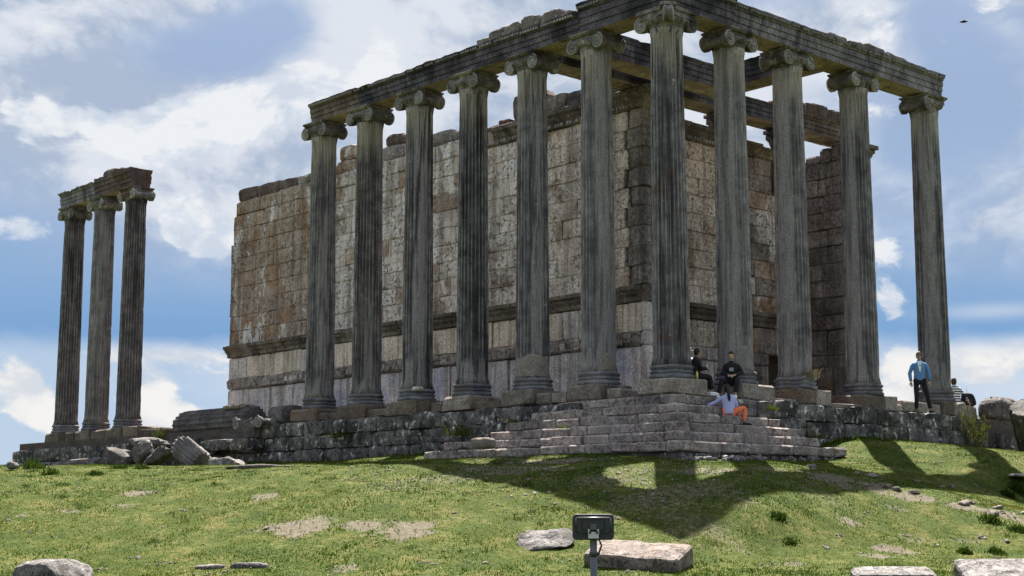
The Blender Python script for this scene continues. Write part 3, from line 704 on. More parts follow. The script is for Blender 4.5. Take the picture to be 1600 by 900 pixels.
for cx, cy, lab, side, sd_, mt, er, foot, chips, kw in COLS:
    kw = dict(kw)
    if kw.get('capm'): kw['capm'] = M[kw['capm']]
    if cx > -20 and side == 'x' and cx < -9: kw['plinth'] = 'plinth_brown'
    if cx > -20 and side == 'x' and cx < -9: kw['pl'] = ((-.75, -.64), (.75, .62))
    if cx < -20: kw['dz'] = -.10
    column(cx, cy, lab, side, sd_, mt, er, foot, chips, **kw)
# buff mended pieces at two column feet
def cyl_patch(name, x, y, r0, a0, a1, z0, z1, mat, parent, round_top=True):
    v, f = [], []; na, nz_ = 12, 8
    for k in range(nz_ + 1):
        for i in range(na + 1):
            u = -1 + 2 * i / na; w_ = k / nz_
            top = z0 + (z1 - z0) * (math.sqrt(max(.02, 1 - u * u)) if round_top else .85 + .15 * noise.noise(Vector((u * 3, z0, x))))
            z = z0 + (top - z0) * w_; a = a0 + (a1 - a0) * (u + 1) / 2
            r = r0 - .012 * (w_ > .9)
            v.append((x + r * math.cos(a), y + r * math.sin(a), z)); 
    n_ = len(v)
    v += [(x + (r0 - .1) / r0 * (p[0] - x), y + (r0 - .1) / r0 * (p[1] - y), p[2]) for p in v]
    wd = na + 1
    for k in range(nz_):
        for i in range(na):
            q = (k * wd + i, k * wd + i + 1, (k + 1) * wd + i + 1, (k + 1) * wd + i); f.append(q); f.append(tuple(n_ + j for j in q[::-1]))
    for i in range(na): f.append((nz_ * wd + i, nz_ * wd + i + 1, n_ + nz_ * wd + i + 1, n_ + nz_ * wd + i))
    for k in range(nz_):
        f.append((k * wd, (k + 1) * wd, n_ + (k + 1) * wd, n_ + k * wd)); f.append((k * wd + na, n_ + k * wd + na, n_ + (k + 1) * wd + na, (k + 1) * wd + na))
    return obj(name, mesh(name, rough(v, .008, 6, x), f, mat), None, parent)
M['mend'] = stone('mend', (.13, .118, .098), (.205, .187, .155), (.29, .265, .22), sc=2, bump=.4, rand=.05)
M['mend_grey'] = stone('mend_grey', (.10, .10, .095), (.185, .182, .17), (.26, .255, .24), sc=2, bump=.5, rand=.05)
cobj = {o['label'][:14]: o for o in COL.objects if o.name.startswith('column')}
def cfind(s): return next(o for o in COL.objects if o.name.startswith('column') and s in o['label'])
va = lambda x, y: math.atan2(CAM.y - y, CAM.x - x)
cyl_patch('mended_patch', -2.51, 0, .485, va(-2.51, 0) - R(2), va(-2.51, 0) + R(62), .34, .82, M['mend'], cfind('round fresh patch'))
cyl_patch('mended_patch', -5.02, 0, .485, va(-5.02, 0) - R(62), va(-5.02, 0) + R(58), .30, 1.05, M['mend'], cfind('buff mended'), False)
cyl_patch('mended_patch', 0, 2.47, .482, va(0, 2.47) - R(5), va(0, 2.47) + R(75), .34, 1.0, M['mend_grey'], cfind('behind the boy'))
cyl_patch('mended_patch', 0, 11.83, .482, va(0, 11.83) - R(42), va(0, 11.83) + R(18), .36, 1.6, M['mend_grey'], cfind('at the right end'))
rock('chip', (-10.04 + .46, -.35, .33), (.3, .22, .1), M['wall_white'], cfind('white chip'), n=3, amp=.02)

# ------------------------------------------------------------------ entablatures
def beam(name, p0, p1, rz, mat, parent, mi0=0, mi1=0, zb=9.402, zt=10.05, w=.41, jag=.012, seed=0.0, topj=.02, crown=True, shrink=0.0):
    """an architrave with three fasciae running p0 -> p1 (coordinates along the axis); mi = mitre slope at the ends. local -y is the outer side"""
    H = zt - zb
    f1, f2, f3 = zb + H * .25, zb + H * .50, zb + H * .74
    side = [(w, zb), (w, f1 - .004), (w - .022, f1), (w + .03, f1 + .006), (w + .03, f2 - .004), (w + .008, f2), (w + .06, f2 + .006), (w + .06, f3 - .01), (w + .035, f3), (w + .085, f3 + .02)]
    side += [(w + .09, f3 + .06), (w + .12, f3 + .085), (w + .165, zt - .035), (w + .17, zt)] if crown else [(w + .08, zt)]
    prof = [(-a, b) for a, b in side] + [(0, zt + .004)] + side[::-1] + [(w - .17, zb), (w - .21, zb + .035), (-w + .21, zb + .035), (-w + .17, zb)]
    n_ = len(prof); L = p1 - p0; seg = max(6, int(L / .16)); V = []; Fc = []
    s = Vector((seed * 3.3, seed * 7.1, seed)); mi = []
    for k in range(seg + 1):
        u = k / seg
        for (a, b) in prof:
            q0 = p0 + mi0 * a; q1 = p1 + mi1 * a
            x = q0 + (q1 - q0) * u
            pv = Vector((x * 2.2, a * 4, b * 4)) + s
            nn = noise.noise(pv); n2 = noise.noise(pv * 2.7)
            e = abs(a) > w + .1
            ja = jag * (1.8 if e else .5)
            aa = a - math.copysign(max(0, nn - .25) * ja * 5 + abs(n2) * ja * .4, a) if abs(a) > .05 else a
            bb = b + (n2 * topj - max(0, nn - .2) * topj * 3 if b >= zt - .02 else n2 * .004)
            V.append((x, aa, bb))
    for k in range(seg):
        for i in range(n_):
            j = (i + 1) % n_; Fc.append((k * n_ + i, k * n_ + j, (k + 1) * n_ + j, (k + 1) * n_ + i)); mi.append(1 if i >= n_ - 5 and i < n_ - 0 else 0)
    Fc.append(tuple(range(n_))); Fc.append(tuple(seg * n_ + i for i in range(n_))[::-1]); mi += [0, 0]
    me = mesh(name, V, [q[::-1] for q in Fc], [mat, M['soffit']]); me.polygons.foreach_set('material_index', mi); me.update()
    return me, rz
def place_beam(me, parent, ox, oy, rz, name='architrave_block'):
    return obj(name, me, T(ox, oy, 0, rz), parent)
def beads(parent, p0, p1, ox, oy, rz, z, off, mat, sides=(-1,), st_=.105):
    m = MB(); p = p0 + .06
    while p < p1 - .05:
        for sg in sides:
            if rnd.random() < .82:
                m.add(*box_v((p - .03, sg * off - .03, z - .028), (p + .03, sg * off + .03, z + .03)))
        p += st_
    if m.v: obj('bead_row', mesh('bead_row', rough(m.v, .01, 9, p0), m.f, mat), T(ox, oy, 0, rz), parent, kind='stuff')
M['bead'] = stone('bead', (.10, .098, .095), (.22, .215, .205), (.36, .35, .33), rand=.3, bump=.3)
el_ = thing('entablature', (-7.6, 0, 9.4), 'dark three-banded stone beam along the top of the long left colonnade', 'entablature')
er_ = thing('entablature', (0, 6, 9.4), 'lighter grey three-banded beam over the front row on the right of the corner', 'entablature')
# left beam: local x = world x, local -y = outer side
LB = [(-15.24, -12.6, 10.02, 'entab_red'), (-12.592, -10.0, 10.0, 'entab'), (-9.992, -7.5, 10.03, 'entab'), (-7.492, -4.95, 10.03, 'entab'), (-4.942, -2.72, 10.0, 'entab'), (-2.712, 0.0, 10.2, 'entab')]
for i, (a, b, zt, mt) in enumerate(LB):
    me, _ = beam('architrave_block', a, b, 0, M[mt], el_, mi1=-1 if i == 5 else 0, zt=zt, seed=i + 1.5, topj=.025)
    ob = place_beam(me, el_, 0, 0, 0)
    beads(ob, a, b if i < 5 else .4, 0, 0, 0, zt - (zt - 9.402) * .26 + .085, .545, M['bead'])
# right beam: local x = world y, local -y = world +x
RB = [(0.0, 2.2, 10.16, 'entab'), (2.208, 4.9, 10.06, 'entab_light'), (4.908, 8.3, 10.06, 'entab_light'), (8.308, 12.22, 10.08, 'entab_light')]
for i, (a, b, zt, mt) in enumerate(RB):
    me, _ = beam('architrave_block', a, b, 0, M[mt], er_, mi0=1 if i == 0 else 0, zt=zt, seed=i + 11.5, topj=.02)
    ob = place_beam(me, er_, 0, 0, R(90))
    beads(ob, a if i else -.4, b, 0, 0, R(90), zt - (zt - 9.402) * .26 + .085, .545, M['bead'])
# remains of the course above
def top_stones(parent, along, spans, mat):
    for a, b, z0, h, off in spans:
        d = (b - a, .75, h) if along == 'x' else (.75, b - a, h)
        c = ((a + b) / 2, -off, z0 + h / 2) if along == 'x' else (off, (a + b) / 2, z0 + h / 2)
        rock('cornice_stone', c, d, mat, parent, n=6, pw=7, amp=.06, sc=2.5)
top_stones(el_, 'x', [(-6.9, -5.6, 10.0, .20, .12), (-6.35, -5.0, 10.02, .32, .14), (-4.95, -4.2, 10.0, .38, .14), (-4.2, -3.5, 9.98, .36, .14), (-3.5, -2.9, 9.98, .16, .1), (-12.2, -10.4, 9.98, .08, .1), (-9.4, -8.0, 10.0, .10, .12)], M['topstone'])
top_stones(er_, 'y', [(6.4, 7.3, 10.03, .19, .12), (7.3, 8.1, 10.03, .17, .12), (8.1, 9.2, 10.05, .22, .12), (9.2, 10.35, 10.06, .18, .12), (3.2, 5.2, 10.03, .10, .1), (.4, 1.6, 10.12, .10, .1)], M['topstone'])
# beams that link the colonnades with the chamber, and the one over its porch
ei = thing('inner_beam', (-4.0, 3.5, 9.4), 'dark lichen-spotted cross beam behind the corner column, running in from the left row', 'beam')
me, _ = beam('architrave_block', .36, 3.6, 0, M['entab'], ei, zt=10.08, seed=21, zb=9.42); place_beam(me, ei, -4.0, 0, R(90))
me, _ = beam('architrave_block', 3.608, 6.9, 0, M['entab'], ei, zt=10.05, seed=22, zb=9.42, mi1=1); place_beam(me, ei, -4.0, 0, R(90))
ej = thing('inner_beam', (-2, 6.9, 9.4), 'short dark beam running in from the front row between two right-hand columns', 'beam')
me, _ = beam('architrave_block', -4.0, -.36, 0, M['entab'], ej, zt=10.06, seed=23, zb=9.42, mi0=-1); place_beam(me, ej, 0, 6.9, 0)
ek = thing('porch_beam', (-5.3, 8, 9.4), 'long dark beam across the chamber porch with ragged reddish stones on its right part', 'beam')
for i, (a, b, mt, zt) in enumerate(((.40, 4.4, 'entab', 9.98), (4.408, 8.1, 'entab', 9.98), (8.108, 11.8, 'entab', 9.95), (11.808, 15.0, 'entab_red', 9.95))):
    me, _ = beam('architrave_block', a, b, 0, M[mt], ek, zt=zt, seed=30 + i, zb=9.385, jag=.02); place_beam(me, ek, -5.3, 0, R(90))
for a, b, h in ((11.3, 12.6, .45), (12.6, 13.8, .55), (13.8, 14.9, .5)):
    rock('cornice_stone', (-5.3, (a + b) / 2, 9.95 + h / 2), (.8, b - a + .02, h), M['entab_red'], ek, n=6, pw=8, amp=.05, sc=2.5)
# beam on the three detached columns
e3 = thing('entablature', (-30.5, 0, 9.3), 'broken beam lying across the three detached columns, reddish at its right end', 'entablature', None)
me, _ = beam('architrave_block', -33.6, -30.5, 0, M['entab_light'], e3, zt=9.92, zb=9.302, seed=41, jag=.06, topj=.10); place_beam(me, e3, 0, 0, 0)
me, _ = beam('architrave_block', -30.49, -27.45, 0, M['entab_red'], e3, zt=10.05, zb=9.302, seed=42, jag=.09, topj=.12, crown=False); place_beam(me, e3, 0, 0, 0)
rock('cornice_stone', (-29.1, 0, 10.12), (2.0, .85, .36), M['entab_red'], e3, n=6, pw=3.5, amp=.10, sc=2.5, ry=.05)
rock('cornice_stone', (-28.1, 0, 10.05), (.9, .8, .2), M['entab_red'], e3, n=4, pw=6, amp=.06, sc=2.5, ry=.1)

# ------------------------------------------------------------------ the walled chamber (cella)
ce = thing('temple_chamber', (-16, 8, F0), 'roofless walled chamber of patchy brown and white ashlar blocks inside the colonnade', 'temple')
NF = 4.5            # face of the long wall
nw = slab('long_wall', [((-27.9, NF + .12, F0), (-5.25, NF + .95, 9.35)), ((-27.7, NF + .2, 9.3), (-8.2, NF + .8, 9.42))], M['core'], ce)
def wall_mat(x):
    if x < -21.5: return 'wall_brown'
    if x < -12.5: return 'wall_white' if rnd.random() < .8 else 'wall_brown'
    if x < -9: return 'wall_white'
    return 'wall_bright'
def course_x(parent, name, x0, x1, z0, z1, face, depth, lens, mat, b=.016, j=.006, proud=.012, gap=.003, chip=.25, skip=None):
    p = x0
    while p < x1 - .02:
        L = rnd.uniform(*lens); q = p + L
        if x1 - q < lens[0] * .6: q = x1
        if not (skip and skip(p, q)):
            f = face - rnd.uniform(0, proud)
            mt = mat((p + q) / 2) if callable(mat) else mat
            block(name, (p + gap, f, z0 + gap), (q - gap, f + depth, z1 - gap * .5), M[mt], parent, b=b, j=j, chip=chip, rot=(0, 0, rnd.uniform(-.004, .004)))
        p = q
XA, XB = -28.0, -5.15
course_x(nw, 'block', XA, XB, F0, .02, NF - .12, .4, (1.0, 1.6), 'slab')
course_x(nw, 'slab', XA, XB, .02, 1.62, NF, .3, (1.1, 2.0), 'slab', b=.03, gap=.016, chip=.5, j=.014)
course_x(nw, 'band_block', XA, XB, 1.62, 2.02, NF - .07, .37, (.7, 1.5), 'mould_pale', b=.045, j=.02, chip=.6, proud=.06)
course_x(nw, 'block', XA, XB, 2.02, 2.90, NF, .3, (.8, 1.4), lambda x: 'dado' if rnd.random() < .75 else 'slab', b=.02, gap=.011, chip=.5, proud=.04, j=.012)
for x in np.arange(-27.6, -5.6, .34):   # carved meander of the band
    if rnd.random() < .45:
        block('relief', (x, NF - .068, 1.72), (x + .24, NF + .02, 1.92), M['slab'], nw, b=.02, j=.02)
# projecting cornice of the dado, broken in places
def cornice(parent, name, x0, x1, z0, z1, face, out_, mat, along='x', broken=0.0, n=4):
    prof = [(0, z0), (-out_ * .25, z0 + .03), (-out_ * .3, z0 + (z1 - z0) * .3), (-out_ * .65, z0 + (z1 - z0) * .5), (-out_ * .7, z0 + (z1 - z0) * .62), (-out_, z0 + (z1 - z0) * .75), (-out_, z1 - .02), (-out_ * .9, z1), (.3, z1), (.3, z0)]
    L = x1 - x0; seg = max(4, int(L / .14)); V = []; F = []; np_ = len(prof); s = Vector((x0 * 2.3, z0, face * 1.7))
    for k in range(seg + 1):
        u = x0 + L * k / seg
        br = smst(.15, .45, noise.noise(Vector((u * 1.1, 3, z0)) + s) + broken)
        for i, (a, b) in enumerate(prof):
            nn = noise.noise(Vector((u * 4, a * 9, b * 9)) + s)
            aa = a + nn * .018; bb = b + nn * .012
            if a < 0: aa = aa * (1 - .75 * br)
            V.append((u, face + aa, bb) if along == 'x' else (face - aa, u, bb))
    for k in range(seg):
        for i in range(np_):
            j = (i + 1) % np_; F.append((k * np_ + i, k * np_ + j, (k + 1) * np_ + j, (k + 1) * np_ + i))
    F.append(tuple(range(np_))[::-1]); F.append(tuple(seg * np_ + i for i in range(np_)))
    if along == 'x': F = [f[::-1] for f in F]
    return obj(name, mesh(name, V, F, mat), None, parent)
p = XA
while p < XB:
    q = min(XB, p + rnd.uniform(1.1, 1.9))
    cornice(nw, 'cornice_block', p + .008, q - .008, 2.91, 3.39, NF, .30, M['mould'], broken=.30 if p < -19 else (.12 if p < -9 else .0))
    p = q
ZC = [3.40 + .5978 * i for i in range(10)]
for r in range(9):
    course_x(nw, 'block', XA + (.12 if r > 6 else .0) * 1, -5.78 if r % 2 else -5.62, ZC[r], ZC[r + 1], NF, .3, (1.05, 1.9) if r % 2 else (.9, 1.6), wall_mat, b=.012, gap=.003, chip=.4, proud=.022)
# corner pilaster of the near end
for r in range(9):
    block('pilaster_block', (-5.62 if r % 2 else -5.50, NF - .05, ZC[r] + .005), (-4.95, NF + .95, ZC[r + 1] - .003), M['wall_dark'], nw, b=.02, j=.008, chip=.3)
for z0, z1, o_ in ((F0, .02, .1), (.02, 1.62, .02), (1.62, 2.02, .05), (2.02, 2.9, .02)):
    block('pilaster_block', (XB + .004, NF - o_, z0 + .005), (-4.95 + o_ * .5, NF + .95, z1 - .003), M['slab'], nw, b=.02, j=.012, chip=.4)
cornice(nw, 'cornice_block', NF + .0, NF + .95, 2.91, 3.39, -4.95, .28, M['mould'], along='y')
# crowning moulding with a row of dart-like teeth
p = XA + .3
while p < -5.0:
    q = min(-5.0, p + rnd.uniform(1.2, 2.0))
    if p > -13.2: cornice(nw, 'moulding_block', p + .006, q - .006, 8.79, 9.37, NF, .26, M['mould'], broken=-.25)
    else:
        block('block', (p + .006, NF - rnd.uniform(-.02, .06), 8.785), (q - .006, NF + .3, 9.37), M[wall_mat(p)], nw, b=.05, j=.03, chip=.5)
    p = q
cornice(nw, 'moulding_block', NF - .2, NF + 1.0, 8.79, 9.37, -4.98, .24, M['mould'], along='y', broken=-.3)
for x in np.arange(-13.0, -5.1, .135):
    if rnd.random() < .85: block('egg_moulding', (x, NF - .13, 8.83), (x + .085, NF + .02, 8.94), M['volute'], nw, b=.02, j=.01)
# ragged top courses
TOP = [(-27.65, -26.2, 9.86, 'entab_red', 9.36), (-26.19, -24.6, 9.83, 'entab_red', 9.36), (-24.59, -23.3, 9.74, 'entab_red', 9.36), (-23.29, -22.2, 9.70, 'topstone', 9.36), (-22.19, -20.7, 9.75, 'wall_brown', 9.36), (-20.69, -19.5, 9.80, 'wall_brown', 9.36), (-20.6, -19.55, 10.40, 'wall_brown', 9.80),
       (-19.49, -18.0, 9.85, 'wall_white', 9.36), (-17.99, -16.6, 9.85, 'topstone', 9.36), (-17.75, -16.75, 10.28, 'entab_red', 9.85), (-16.59, -15.2, 9.75, 'wall_brown', 9.36), (-15.19, -13.9, 9.84, 'topstone', 9.36), (-13.89, -12.6, 9.66, 'topstone', 9.36), (-12.59, -11.5, 9.50, 'entab_red', 9.37),
       (-11.49, -10.95, 9.62, 'entab_red', 9.37), (-10.9, -9.3, 10.38, 'entab_red', 9.37), (-9.29, -8.3, 9.95, 'mould', 9.37), (-8.29, -6.9, 9.88, 'mould', 9.37), (-6.89, -5.9, 9.86, 'wall_dark', 9.37)]
for a, b, z1, mt, z0 in TOP:
    rock('top_block', ((a + b) / 2, NF + .38, (z0 + z1) / 2), (b - a + .01, .8, z1 - z0 + .02), M[mt], nw, n=4, pw=9 if z1 < 10.2 else 4.5, amp=.04, sc=2.2)
# console of the corner
co = MB(); co.add(*box_v((-5.3, NF - .15, 9.375), (-4.62, NF + .8, 9.42)))
for i in range(10):
    u0, u1 = i / 10, (i + 1) / 10
    x0 = -4.9 + .0 * u0; wdt = .05 + .45 * (u1 ** 2)
    co.add(*box_v((-5.2, NF - .02 - wdt * .3, 8.85 + .52 * u0), (-5.0 + wdt, NF + .75, 8.85 + .52 * u1)))
obj('console', mesh('console', rough(co.v, .012, 6, 3), co.f, M['capital']), None, nw)
# cross wall with a window and a doorway
XF = -6.8
cw = slab('cross_wall', [((XF - .85, 5.4, F0), (XF - .12, 12.55, 9.0)), ((XF - .85, 13.35, F0), (XF - .12, 14.45, 7.75)), ((XF - .85, 12.55, 2.05), (XF - .12, 13.35, 7.75)), ((XF - .85, 12.55, 7.75), (XF - .12, 12.98, 8.95)), ((XF - .85, 13.32, 7.75), (XF - .12, 14.45, 8.95))], M['core'], ce)
def course_y(parent, name, y0, y1, z0, z1, face, sgn, depth, lens, mat, holes=(), gap=.005, b=.016, chip=.25):
    p = y0
    while p < y1 - .02:
        q = p + rnd.uniform(*lens)
        if y1 - q < lens[0] * .6: q = y1
        for ha, hb in holes:
            if p < ha < q: q = ha
        if not any(ha - .01 <= p < hb - .01 for ha, hb in holes):
            f = face + sgn * rnd.uniform(-.005, .02); lo, hi = sorted((f, f - sgn * depth))
            mt = mat((p + q) / 2) if callable(mat) else mat
            block(name, (lo, p + gap, z0 + gap), (hi, q - gap, z1 - gap * .5), M[mt], parent, b=b, chip=chip)
        else:
            for ha, hb in holes:
                if ha - .01 <= p < hb: q = hb
        p = q
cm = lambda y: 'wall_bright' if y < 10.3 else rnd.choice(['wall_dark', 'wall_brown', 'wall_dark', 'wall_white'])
door = [(12.55, 13.35)]
course_y(cw, 'block', 5.4, 14.45, F0, .02, XF, 1, .3, (1.0, 1.6), 'slab', door)
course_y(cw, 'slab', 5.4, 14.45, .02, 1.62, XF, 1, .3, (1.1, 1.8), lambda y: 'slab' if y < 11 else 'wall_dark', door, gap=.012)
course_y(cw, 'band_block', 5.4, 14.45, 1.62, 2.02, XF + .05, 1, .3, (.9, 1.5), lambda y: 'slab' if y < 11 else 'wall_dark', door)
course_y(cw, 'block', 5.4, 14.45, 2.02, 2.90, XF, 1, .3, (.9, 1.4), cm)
p = 5.45
while p < 14.4:
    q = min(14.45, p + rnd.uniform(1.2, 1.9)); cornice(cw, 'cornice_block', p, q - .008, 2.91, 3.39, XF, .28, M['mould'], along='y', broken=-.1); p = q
for r in range(9):
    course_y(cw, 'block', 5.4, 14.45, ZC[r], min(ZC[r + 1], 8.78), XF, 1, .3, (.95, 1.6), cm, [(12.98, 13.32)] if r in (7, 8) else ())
for a, b, z1 in ((5.4, 7.0, 9.42), (7.0, 8.6, 9.42), (8.6, 10.2, 9.4), (10.2, 11.3, 9.35), (11.3, 12.3, 9.28), (12.3, 13.3, 9.2), (13.3, 14.45, 9.22)):
    cornice(cw, 'moulding_block', a + .006, b - .006, 8.79, z1 - .03, XF, .24, M['mould'], along='y', broken=-.2)
for y in np.arange(5.5, 10.9, .15):
    if rnd.random() < .8: block('egg_moulding', (XF, y, 8.83), (XF + .13, y + .09, 8.93), M['volute'], cw, b=.02, j=.01)
# far side wall, seen at its inner face
sw = slab('side_wall', [((-12, 14.52, F0), (-4.75, 15.35, 8.78))], M['core'], ce)
def course_s(z0, z1, lens, mat, x0=-9.0, x1=-4.62):
    p = x1
    while p > x0:
        q = max(x0, p - rnd.uniform(*lens))
        block('block', (q + .006, 14.4 + rnd.uniform(-.02, .01), z0 + .005), (p - .006, 15.45, z1 - .004), M[mat], sw, b=.02, j=.01, chip=.3); p = q
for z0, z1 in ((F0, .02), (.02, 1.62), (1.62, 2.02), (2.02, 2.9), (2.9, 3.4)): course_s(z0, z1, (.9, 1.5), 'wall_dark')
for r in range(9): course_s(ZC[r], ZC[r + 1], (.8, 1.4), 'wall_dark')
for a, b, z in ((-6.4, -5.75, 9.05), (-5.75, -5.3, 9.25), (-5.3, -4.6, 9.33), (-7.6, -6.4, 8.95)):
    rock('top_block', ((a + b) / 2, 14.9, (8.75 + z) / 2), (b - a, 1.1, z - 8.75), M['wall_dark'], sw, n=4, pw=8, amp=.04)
cornice(sw, 'moulding_block', 14.3, 15.6, 8.75, 9.15, -4.62, .3, M['mould'], along='y', broken=-.4)
obj('capital', mesh('capital', *box_v((-4.9, 14.3, 9.15), (-4.2, 15.65, 9.28)), M['mould']), None, sw)
# the two columns between the ends of the side walls
def leaf_capital(parent, x, y, z0, z1):
    prof = [(.36, z0), (.35, z0 + .04), (.37, z0 + .1), (.40, z0 + .25), (.45, z0 + .38), (.56, z1 - .14)]
    v, f = lathe(prof, 32, lambda a, z: 1 + .10 * math.cos(8 * a) * (z - z0) / (z1 - z0))
    m = MB().add(v, f); m.add(*box_v((-.5, -.5, z1 - .13), (.5, .5, z1 - .004)))
    for i in range(8):
        a = 2 * math.pi * i / 8
        for zz, ro in ((.16, .40), (.32, .45)):
            tv, tf = tube([(ro * math.cos(a + zz), ro * math.sin(a + zz), z0 + zz - .14), ((ro + .03) * math.cos(a + zz), (ro + .03) * math.sin(a + zz), z0 + zz), ((ro + .12) * math.cos(a + zz), (ro + .12) * math.sin(a + zz), z0 + zz + .05), ((ro + .13) * math.cos(a + zz), (ro + .13) * math.sin(a + zz), z0 + zz - .02)], [.07, .08, .05, .02], 6); m.add(tv, tf)
    for sx in (-1, 1):
        for sy in (-1, 1):
            sv, sf = lathe([(.01, -.06), (.10, -.05), (.11, 0), (.10, .05), (.01, .06)], 12)
            m.add(sv, sf, T(sx * .40, sy * .40, z1 - .24, math.atan2(sy, sx) + math.pi / 2) @ Matrix.Rotation(R(90), 4, 'X'))
    return obj('capital', mesh('capital', rough(m.v, .012, 6, y), m.f, M['capital'], True), T(x, y, 0), parent)
for y, lab in ((8.75, 'inner porch column with a leafy capital, hidden behind the broad grey column'), (11.8, 'inner porch column with a leafy capital, just showing right of the hollow-based column')):
    t = thing('column', (-5.3, y, F0), lab, 'column', 'porch columns')
    v, f = lathe([(.56, F0), (.56, F0 + .12), (.50, F0 + .15), (.53, F0 + .25), (.48, F0 + .32)], 32); obj('base', mesh('base', v, f, M['basemat'], True), T(-5.3, y, 0), t)
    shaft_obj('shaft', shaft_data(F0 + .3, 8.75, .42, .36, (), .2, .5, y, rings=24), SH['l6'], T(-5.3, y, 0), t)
    leaf_capital(t, -5.3, y, 8.75, 9.38)

# ------------------------------------------------------------------ fallen pieces
def fallen_shaft(name, c, L, r, ax, roll, mat, label, cat='column drum', seed=1.0, r1=None, er=(), rings=20, depth=.05, flutes=20, group='fallen pieces of columns'):
    V, F, E = shaft_data(-L / 2, L / 2, r, r1 or r * .96, er, 0, 1.4, seed, flutes, rings, 6, False, depth)
    N = flutes * 6; out_ = []
    for i, p in enumerate(V):
        k = i // N
        if k in (0, rings):    # ragged ends
            nn = noise.noise(Vector((p[0] * 3, p[1] * 3, seed + k)))
            p = (p[0] * .96, p[1] * .96, p[2] + nn * .10)
        out_.append(p)
    mw = Matrix.Translation(c) @ Vector(ax).to_track_quat('Z', 'Y').to_matrix().to_4x4() @ Matrix.Rotation(roll, 4, 'Z')
    return shaft_obj(name, (out_, F, E), mat, mw, None, label=label, cat=cat, group=group)
fallen_shaft('fallen_column', (-20.9, -.15, -.22), 4.7, .56, (1, 0, 0), .3, M['drum_dark'], 'long dark fluted column shaft lying on the podium, with a buff worn top', 'column', 2.2, flutes=18, depth=.06)
rock('buff_lump', (-19.6, -.1, .30), (1.5, .8, .2), M['rock_buff'], None, n=6, pw=3, amp=.05, label='buff lump of broken stone on top of the long lying shaft', cat='stone')
zH = g(-19.0, -2.4)
fallen_shaft('fallen_drum', (-18.75, -2.45, zH + .45), 1.2, .41, (.805, .147, -.45), .2, M['drum_light'], 'pale tilted fluted drum with a broken orange-brown end, lying on the grass by the podium', 'column drum', 3.7, flutes=16, depth=.075)
fallen_shaft('fallen_drum', (-27.2, -2.2, g(-27.2, -2.2) + .22), 3.1, .42, (1, .07, .03), .5, M['drum_dark'], 'low dark grooved drum half sunk below the detached columns', 'column drum', 4.1, flutes=16, depth=.06)
for c, d, rz, ry, lab in (((-24.6, -2.0, -1.42), (1.8, .9, .75), .2, .15, 'jagged dark boulder right of the low grooved drum'), ((-22.7, -1.9, -1.32), (1.4, .8, .75), -.3, -.5, 'tilted brown-grey slab leaning on the jagged boulder'), ((-21.7, -2.1, -1.38), (1.3, .7, .5), .4, -.4, 'dark wedge of stone beside the pale tilted drum'),
                          ((-21.6, -2.5, -1.74), (1.5, .5, .16), .1, .05, 'thin flat slab at the foot of the dark wedge'), ((-23.6, -1.3, -.85), (2.6, .9, .4), 0, .04, 'long dark ledge block behind the jagged boulders')):
    rock('broken_block', c, d, M['rock_dark'], None, rz=rz, ry=ry, n=6, pw=4, amp=.10, sc=1.8, cuts=5, label=lab, cat='stone', group='broken blocks below the podium')
rock('broken_block', (-16.75, -2.3, g(-16.75, -2.3) + .12), (1.75, .6, .42), M['rock'], None, rz=.05, n=6, pw=4, amp=.08, label='pale-topped block lying on the grass right of the tilted drum', cat='stone', cuts=2)
rock('flat_stone', (-13.4, -3.6, g(-13.4, -3.6) + .0), (1.7, 1.2, .16), M['rock'], None, rz=.3, n=6, pw=3, amp=.06, label='flat speckled stone patch in the grass below the left colonnade', cat='stone')
rock('boulder', (-16.55, -.15, -.13), (1.55, .9, .66), M['drum_dark'], None, rz=.05, n=6, pw=3.2, amp=.06, cuts=1, label='smooth boulder with a pale top beside the leftmost column of the colonnade', cat='stone')
# carved capital standing on the podium edge
cc = thing('fallen_capital', (-17.4, -.95, -.84), 'small broken scroll capital set on the podium edge before the lying shaft', 'capital')
v, f = lathe([(.30, -.84), (.31, -.70), (.34, -.60), (.36, -.52)], 24, lambda a, z: 1 + .04 * math.cos(12 * a)); 
m = MB().add(v, f, T(-17.4, -.95, 0)); m.add(*box_v((-18.1, -1.22, -.52), (-16.65, -.62, -.26)))
obj('body', mesh('body', rough(m.v, .02, 4, 2), m.f, M['drum_dark']), None, cc)
for x in (-18.05, -16.7):
    obj('volute', volute_mesh('volute', .6, .2, 1, x, .02), T(x, -.92, -.36), cc)
# blocks on the left part of the podium edge
for a, b, z0, z1 in ((-20.1, -18.3, -1.22, -.84), (-18.2, -17.0, -1.25, -.86)):
    rock('stone', ((a + b) / 2, -1.0, (z0 + z1) / 2), (b - a, .8, z1 - z0), M['podium'], pod, n=4, pw=8, amp=.05)
# right-hand side: drums and broken blocks
fallen_shaft('fallen_column', (-.55, 16.6, -.02), 4.2, .46, (-.37, .93, .05), .3, M['entab_red'], 'reddish ribbed shaft lying on the podium at the right picture edge', 'column', 5.2, flutes=16, depth=.06)
rock('broken_drum', (.25, 14.9, -.13), (.85, 1.6, .78), M['rock_dark'], None, rz=.2, n=9, pw=3.2, amp=.05, label='dark rounded drum lying on the wall right of the striped visitor', cat='column drum')
fallen_shaft('leaning_drum', (1.9, 14.2, -1.0), 2.1, .62, (-.1, .50, -.85), .4, M['rock_dark'], 'dark fluted drum leaning steeply against the wall at the right picture edge', 'column drum', 6.3, flutes=16, depth=.06)
rock('broken_block', (1.2, 16.2, -1.45), (1.0, 1.4, 1.0), M['rock_dark'], None, rz=.2, n=6, pw=4, amp=.08, label='dark block behind the leaning drum', cat='stone', group='broken blocks below the podium')
